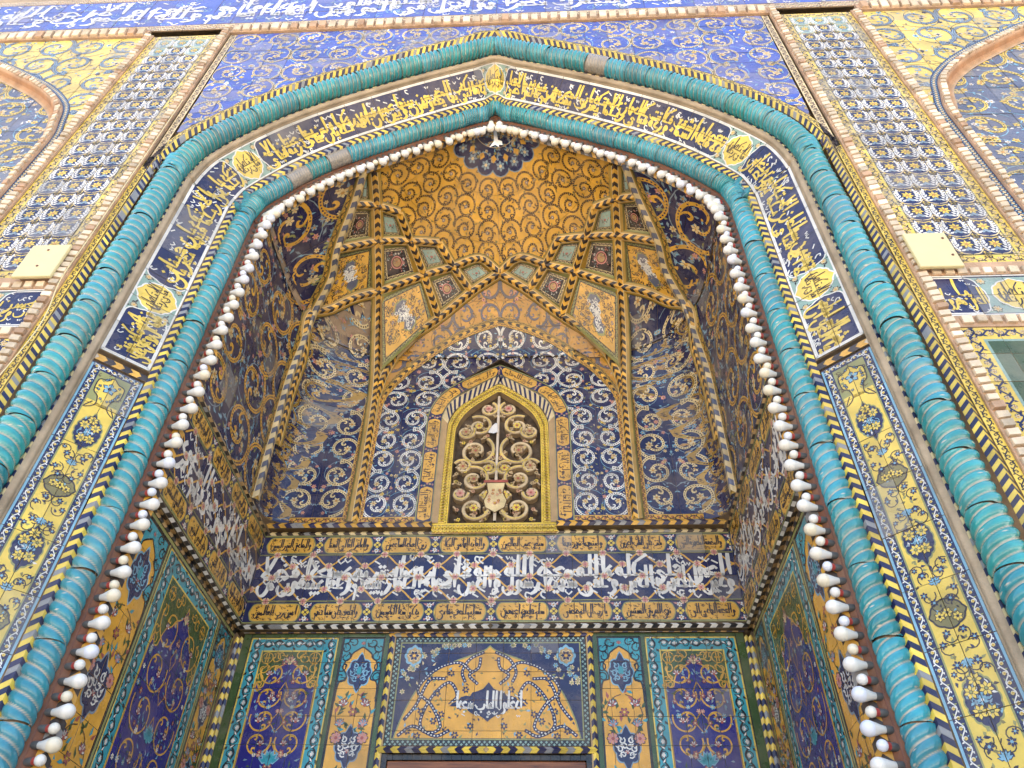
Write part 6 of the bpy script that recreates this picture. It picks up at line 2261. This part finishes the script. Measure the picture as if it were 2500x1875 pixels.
NODE['k0'] = tuple((np.array(NODE['vt']) + NODE['a0']) / 2)
for side in (-1, 1):
    s = SIDE[side]
    coffer(f'small mint green coffer at the top {s} front corner of the vault', ('r1', 'n1', 'vt', 'a0'), side, 'mint', 'mint', 1, .018, .014, .016)
    coffer(f'dark coffer with a pink rose medallion beside the {s} side rib, uppermost', ('r3', 'n3', 'n1', 'r1'), side, 'ink', 'rose', 2)
    coffer(f'mint green coffer with a pink lotus at the {s} shoulder of the dome', ('n3', 'n4', 'n2', 'n1'), side, 'mint', 'mint', 3, .022, .018, .022)
    coffer(f'dark coffer with a pink rose medallion in the middle of the {s} rib net', ('n8', 'n7', 'n4', 'n3'), side, 'ink', 'rose', 4)
    coffer(f'mint green coffer with a pink lotus on the {s} under the dome edge', ('n7', 'n6', 'n5', 'n4'), side, 'mint', 'mint', 5, .022, .018, .022)
    coffer(f'dark coffer with a pink rose medallion above the {s} half of the lunette', ('n11', 'n12', 'n6', 'n7'), side, 'ink', 'rose', 6)
    coffer(f'mint green coffer with a pink lotus just {s} of the central rib crossing', ('n12', 'n10', 'n9', 'n6'), side, 'mint', 'mint', 7, .022, .018, .022)
    coffer(f'large golden coffer with a dark flame medallion beside the {s} side rib', ('rl', 'n8', 'n3', 'r3'), side, 'gold', 'gold', 8, .024, .014, .030)
    coffer(f'large golden coffer with a dark flame medallion {s} of the lunette', ('vl', 'n11', 'n7', 'n8'), side, 'gold', 'gold', 9, .024, .014, .030)

# ribs
CEN = np.array((0, .2, 5.0))


def rib(label, P, w=.052, base=.095, cols=('gold', 'ink'), pitch=.036, raise_=.014, k=6, two=False, flip=False):
    P = smooth3(P, k)
    Tn = np.gradient(P, axis=0)
    Tn /= np.linalg.norm(Tn, axis=1)[:, None]
    up = CEN - P
    up -= (up * Tn).sum(1)[:, None] * Tn
    up /= np.linalg.norm(up, axis=1)[:, None]
    A_ = np.cross(Tn, up)
    t = thing('vault_rib', label, 'vault rib', tuple(P[0]))
    f, L = path_surf(P - A_ * base / 2, A_)
    S = Soup()
    h = raise_ / LS
    S.rect(0, L, 0, base, 'oliv2', 0)
    S.rect(0, L, base * .08, base * .92, 'dgold', 1)
    y0 = (base - w) / 2
    for m in (y0 - .004, base - y0 - .001):
        S.rect(0, L, m, m + .005, 'cream', 2)
    chevrons(S, L, w, pitch, cols, 2, 0, y0, .5, None, .012, None)
    T, K = S.get()
    # the middle stands proud as a rounded bar
    T, K = cut_lines(T, K, 1, [base * .05, base * .2, base * .35, base * .5, base * .65, base * .8, base * .95])
    T, K = cut_lines(T, K, 0, np.arange(0, L, .05)[1:])
    v = T[:, :, 1] / base * 2 - 1
    T[:, :, 2] += raise_ * np.sqrt(np.clip(1 - v ** 2, 0, 1)) * 2.0
    if flip:
        pass
    stuff(tris('chevron_pieces', lift_tris(f, T), K, M_MOSAIC, t))


for side in (-1, 1):
    s = SIDE[side]
    g_ = lambda *ks: mir(np.array([NODE[k] for k in ks]), side)
    v1 = [(1.005, 1.895, 4.66), (1.01, 1.895, 5.2), (1.02, 1.893, 5.66), (1.032, 1.87, 6.0), (1.048, 1.80, 6.28), (1.048, 1.64, 6.52)]
    rib(f'long upright chevron rib on the {s}, rising from the back ledge to the front arch', mir(np.array(v1 + [NODE[k] for k in ('n8', 'n3', 'n1', 'vt')]), side), .048, .12)
    q = R1[::1]
    pr = np.stack([side * x_of(q[:, 0], q[:, 1]), q[:, 0], q[:, 1]], 1)
    rib(f'cream and navy chevron rib edging the {s} side wall panel', pr, .050, .085, ('cream', 'slate'), .05, .020)
    zr = np.array([(1.635, 5.2), (1.625, 5.7), (1.60, 6.03), (1.55, 6.34), (1.41, 6.47), (1.22, 6.595), (1.034, 6.695)])
    pr = np.stack([side * zr[:, 0], y_of(zr[:, 0], zr[:, 1]), zr[:, 1]], 1)
    pr[0:3, 1] = np.array([1.66, 1.60, 1.54])
    pr[0:3, 0] = side * x_of(pr[0:3, 1], pr[0:3, 2])
    rib(f'arched chevron rib over the {s} upper bay', pr, .050, .11)
    rib(f'short chevron rib crossing at the top of the {s} rib net', g_('r1', 'n1', 'n2'))
    rib(f'slanting chevron rib from the dome shoulder down to the {s} end of the lunette', g_('n2', 'n4', 'n7', 'n11'))
    rib(f'curving chevron rib from the {s} side rib along the dome edge to the lunette', g_('r3', 'n3', 'n4', 'n5'))
    rib(f'short chevron rib from the dome edge down to the {s} side of the lunette', g_('n5', 'n6', 'n12'))
    rib(f'rising chevron rib from the {s} bay arch to the central star point', g_('n8', 'n7', 'n6', 'n9', 'n10'), k=4)
    rc = [(x, float(y_of(np.array([x]), np.array([z]))[0]), z) for x, z in RIBC]
    rib(f'chevron rib forming the {s} half of the central pointed arch', mir(np.array(rc), side), .052, .11)
    # upright border strips beside the long rib
    for (xa, nm) in ((.946, 'inner'), (1.058, 'outer')):
        t = thing('scroll_border', f'{nm} gold scroll strip beside the {s} upright rib', 'tile strip', (side * xa, 1.88, 5.2))
        S, V = Soup(), Soup()
        vine_strip(V, 1.25, .034, 'gold', 'ink', 'rose', 1, 1.9, line='tan')
        S.put(V, 1, 1, xa + .034, 4.665, math.pi / 2)
        emit(S, plane_y(1.887, side), t, M_MOSAIC, name='strip_tiles')
# ================================================================ bulbs on their pipe, wires
def lathe(name, prof, mat, par, cols, n=16):
    prof = np.asarray(prof, float)
    a = np.arange(n) * 2 * np.pi / n
    V = np.stack([prof[:, :1] * np.cos(a), prof[:, :1] * np.sin(a), np.broadcast_to(prof[:, 1:2], (len(prof), n))], 2).reshape(-1, 3)
    F = [(i * n + j, i * n + (j + 1) % n, (i + 1) * n + (j + 1) % n, (i + 1) * n + j) for i in range(len(prof) - 1) for j in range(n)]
    o = raw(name, V, F, mat, None, cols if np.ndim(cols) == 2 else np.tile(cols, (len(V), 1)), True)
    o.parent = par
    return o


def make_bulb(kind):
    t = thing('light_bulb', '', 'light bulb')
    if kind == 'large':
        a = np.linspace(0, 1.95, 12)
        g = np.c_[.031 * np.sin(a), .098 + .031 * np.cos(a)]
        lathe('globe', np.vstack([g, [(.0285, .085)]]), M_BULB, t, (.80, .78, .73))
        lathe('body', [(.0285, .0852), (.0245, .070), (.0185, .052), (.0150, .036), (.0142, .030)], M_BULB, t, (.74, .72, .68))
        lathe('socket', [(.0158, .033), (.0165, .030), (.0165, .004), (.013, -.006), (0, -.006)], M_METAL, t, (.10, .10, .10))
    else:
        a = np.linspace(0, 2.2, 12)
        g = np.c_[.0225 * np.sin(a), .066 + .0225 * np.cos(a)]
        lathe('globe', g, M_BULB, t, (.80, .74, .68))
        lathe('collar', [(.0182, .0535), (.0165, .045), (.0150, .036)], M_BULB, t, (.42, .06, .05))
        lathe('socket', [(.0150, .036), (.0160, .032), (.0160, .004), (.013, -.006), (0, -.006)], M_METAL, t, (.12, .12, .12))
    return t


def dup(root):
    r = root.copy()
    col.objects.link(r)
    for ch in root.children:
        c = ch.copy()
        col.objects.link(c)
        c.parent = r
    return r


M_SOCK = ceramic('grey_socket', base=(.11, .11, .11), rough=(.5, .7), dust=.4, dustcol=(.25, .2, .16))
ONES = ['', 'first', 'second', 'third', 'fourth', 'fifth', 'sixth', 'seventh', 'eighth', 'ninth', 'tenth', 'eleventh', 'twelfth', 'thirteenth', 'fourteenth', 'fifteenth', 'sixteenth', 'seventeenth', 'eighteenth', 'nineteenth', 'twentieth']
TENS = {20: 'twenty', 30: 'thirty', 40: 'forty', 50: 'fifty', 60: 'sixty'}
TENTH = {30: 'thirtieth', 40: 'fortieth', 50: 'fiftieth', 60: 'sixtieth'}


def nth(n):
    if n <= 20:
        return ONES[n]
    t_, u = n // 10 * 10, n % 10
    return TENTH[t_] if u == 0 else TENS[t_] + '-' + ONES[u]


protos = {k: make_bulb(k) for k in ('large', 'small')}
for p in protos.values():
    for ch in p.children:
        if ch.name.startswith('socket'):
            ch.data.materials.clear()
            ch.data.materials.append(M_SOCK)
# tinted variants: some lamps are warm, some cool
tint = {}
for kind, p in protos.items():
    gl = [c for c in p.children if c.name.startswith('globe')][0]
    for i, tc in enumerate(((.80, .78, .73), (.80, .72, .55), (.76, .78, .86), (.80, .76, .66))):
        me = gl.data.copy()
        v = np.ones((len(me.vertices), 4), np.float32)
        v[:, :3] = tc
        me.attributes['Col'].data.foreach_set('color', v.ravel())
        tint[kind, i] = me
used = {'large': False, 'small': False}
r = np.random.default_rng(12)
for side in (1, -1):
    zs_ = []
    s = AL - .05
    while s > S0 + .1:
        zs_.append(s)
        s -= np.interp(s, [3.0, 5.5, 6.5], [.064, .060, .052])
    cnt = {'large': 0, 'small': 0}
    for i, s in enumerate(zs_):
        kind = 'large' if i % 2 == (0 if side > 0 else 1) else 'small'
        cnt[kind] += 1
        if r.random() < .015 and i > 3:
            continue
        b = protos[kind] if not used[kind] else dup(protos[kind])
        used[kind] = True
        p = arch(s, .468, .425)
        q = arch(s, .60, .425)
        ax = np.array(q - p)
        ax /= np.linalg.norm(ax)
        ax = ax + np.array((0, -.18, 0)) + r.normal(0, .045, 3)
        p[0] *= side
        ax[0] *= side
        b.rotation_mode = 'QUATERNION'
        b.rotation_quaternion = Vector(ax).to_track_quat('Z', 'Y') @ Matrix.Rotation(r.uniform(0, 6), 4, 'Z').to_quaternion()
        b.location = p
        v = int(r.choice([0, 0, 0, 1, 2, 3]))
        for ch in b.children:
            if ch.name.startswith('globe'):
                ch.data = tint[kind, v]
        hue = ('white', 'warm ivory', 'cool white', 'cream')[v]
        b['label'] = f'{kind} {hue} bulb{" with red collar" if kind == "small" else ""}, {nth(cnt[kind])} {kind} one below the apex, {SIDE[side]} side'
        b['category'] = 'light bulb'
        b['group'] = 'light bulbs along the inner rope of the arch'
for k, p in protos.items():
    if not used[k]:
        bpy.data.objects.remove(p)

for side in (1, -1):
    t = thing('bulb_rail', f'rusty twin pipe carrying the bulbs up the {SIDE[side]} side of the arch', 'pipe', (side * 1.69, .42, 4))
    U0, U1 = (UA, AL - .01) if side > 0 else (AL + .01, UB)
    for (d, y, rr_) in ((.462, .412, .008), (.474, .430, .006)):
        sec = [(d + rr_ * math.cos(a), y + rr_ * math.sin(a)) for a in np.linspace(0, 2 * np.pi, 8, endpoint=False)]
        sweep('pipe', sec, M_METAL, t, U0, U1, 260, True)
    # slack supply wire behind the sockets
    U = np.linspace(U0, U1, 500)
    P = arch_u(U, .480 + .007 * np.sin(U * 48) + .004 * np.sin(U * 131), .436 + .004 * np.cos(U * 61))
    V, F = [], []
    for i, p in enumerate(P):
        for a in range(4):
            V.append(p + .003 * np.array((math.cos(a * 1.57), math.sin(a * 1.57), 0)))
        if i:
            for a in range(4):
                F.append(((i - 1) * 4 + a, (i - 1) * 4 + (a + 1) % 4, i * 4 + (a + 1) % 4, i * 4 + a))
    raw('supply_wire', V, F, M_WIRE, t, None, True)


def wire(name, label, P, rad=.003, mat=None):
    P = smooth3(P, 8)
    V, F = [], []
    for i, p in enumerate(P):
        for a in range(5):
            V.append(p + rad * np.array((math.cos(a * 1.2566), .3 * math.sin(a * 1.2566), math.sin(a * 1.2566))))
        if i:
            for a in range(5):
                F.append(((i - 1) * 5 + a, (i - 1) * 5 + (a + 1) % 5, i * 5 + (a + 1) % 5, i * 5 + a))
    o = raw(name, V, F, mat or M_WIRE, None, None, True)
    o['label'] = label
    o['category'] = 'wire'


wire('loose_wire', 'thin pale wire running down beside the left pilaster dentils', [(-2.352, -.075, 7.2), (-2.348, -.082, 6.2), (-2.355, -.078, 5.4), (-2.35, -.085, 5.0), (-2.30, -.08, 4.6), (-2.356, -.08, 4.0), (-2.35, -.08, 3.2)], .004, M_PLATE)
t = thing('torn_rag', 'white rag hanging from the crown of the niche below the bulbs', 'rag', (.01, .5, 7.45))
V = [(-.02, .47, 7.60), (.005, .465, 7.61), (.02, .50, 7.50), (.055, .49, 7.46), (.06, .51, 7.43), (.03, .50, 7.42), (.035, .49, 7.36), (.0, .50, 7.42), (-.05, .51, 7.40), (-.01, .49, 7.47)]
raw('rag', V, [(0, 1, 2, 9), (2, 3, 4, 5), (2, 5, 7, 9), (5, 6, 7), (7, 8, 9)], M_RAG, t)
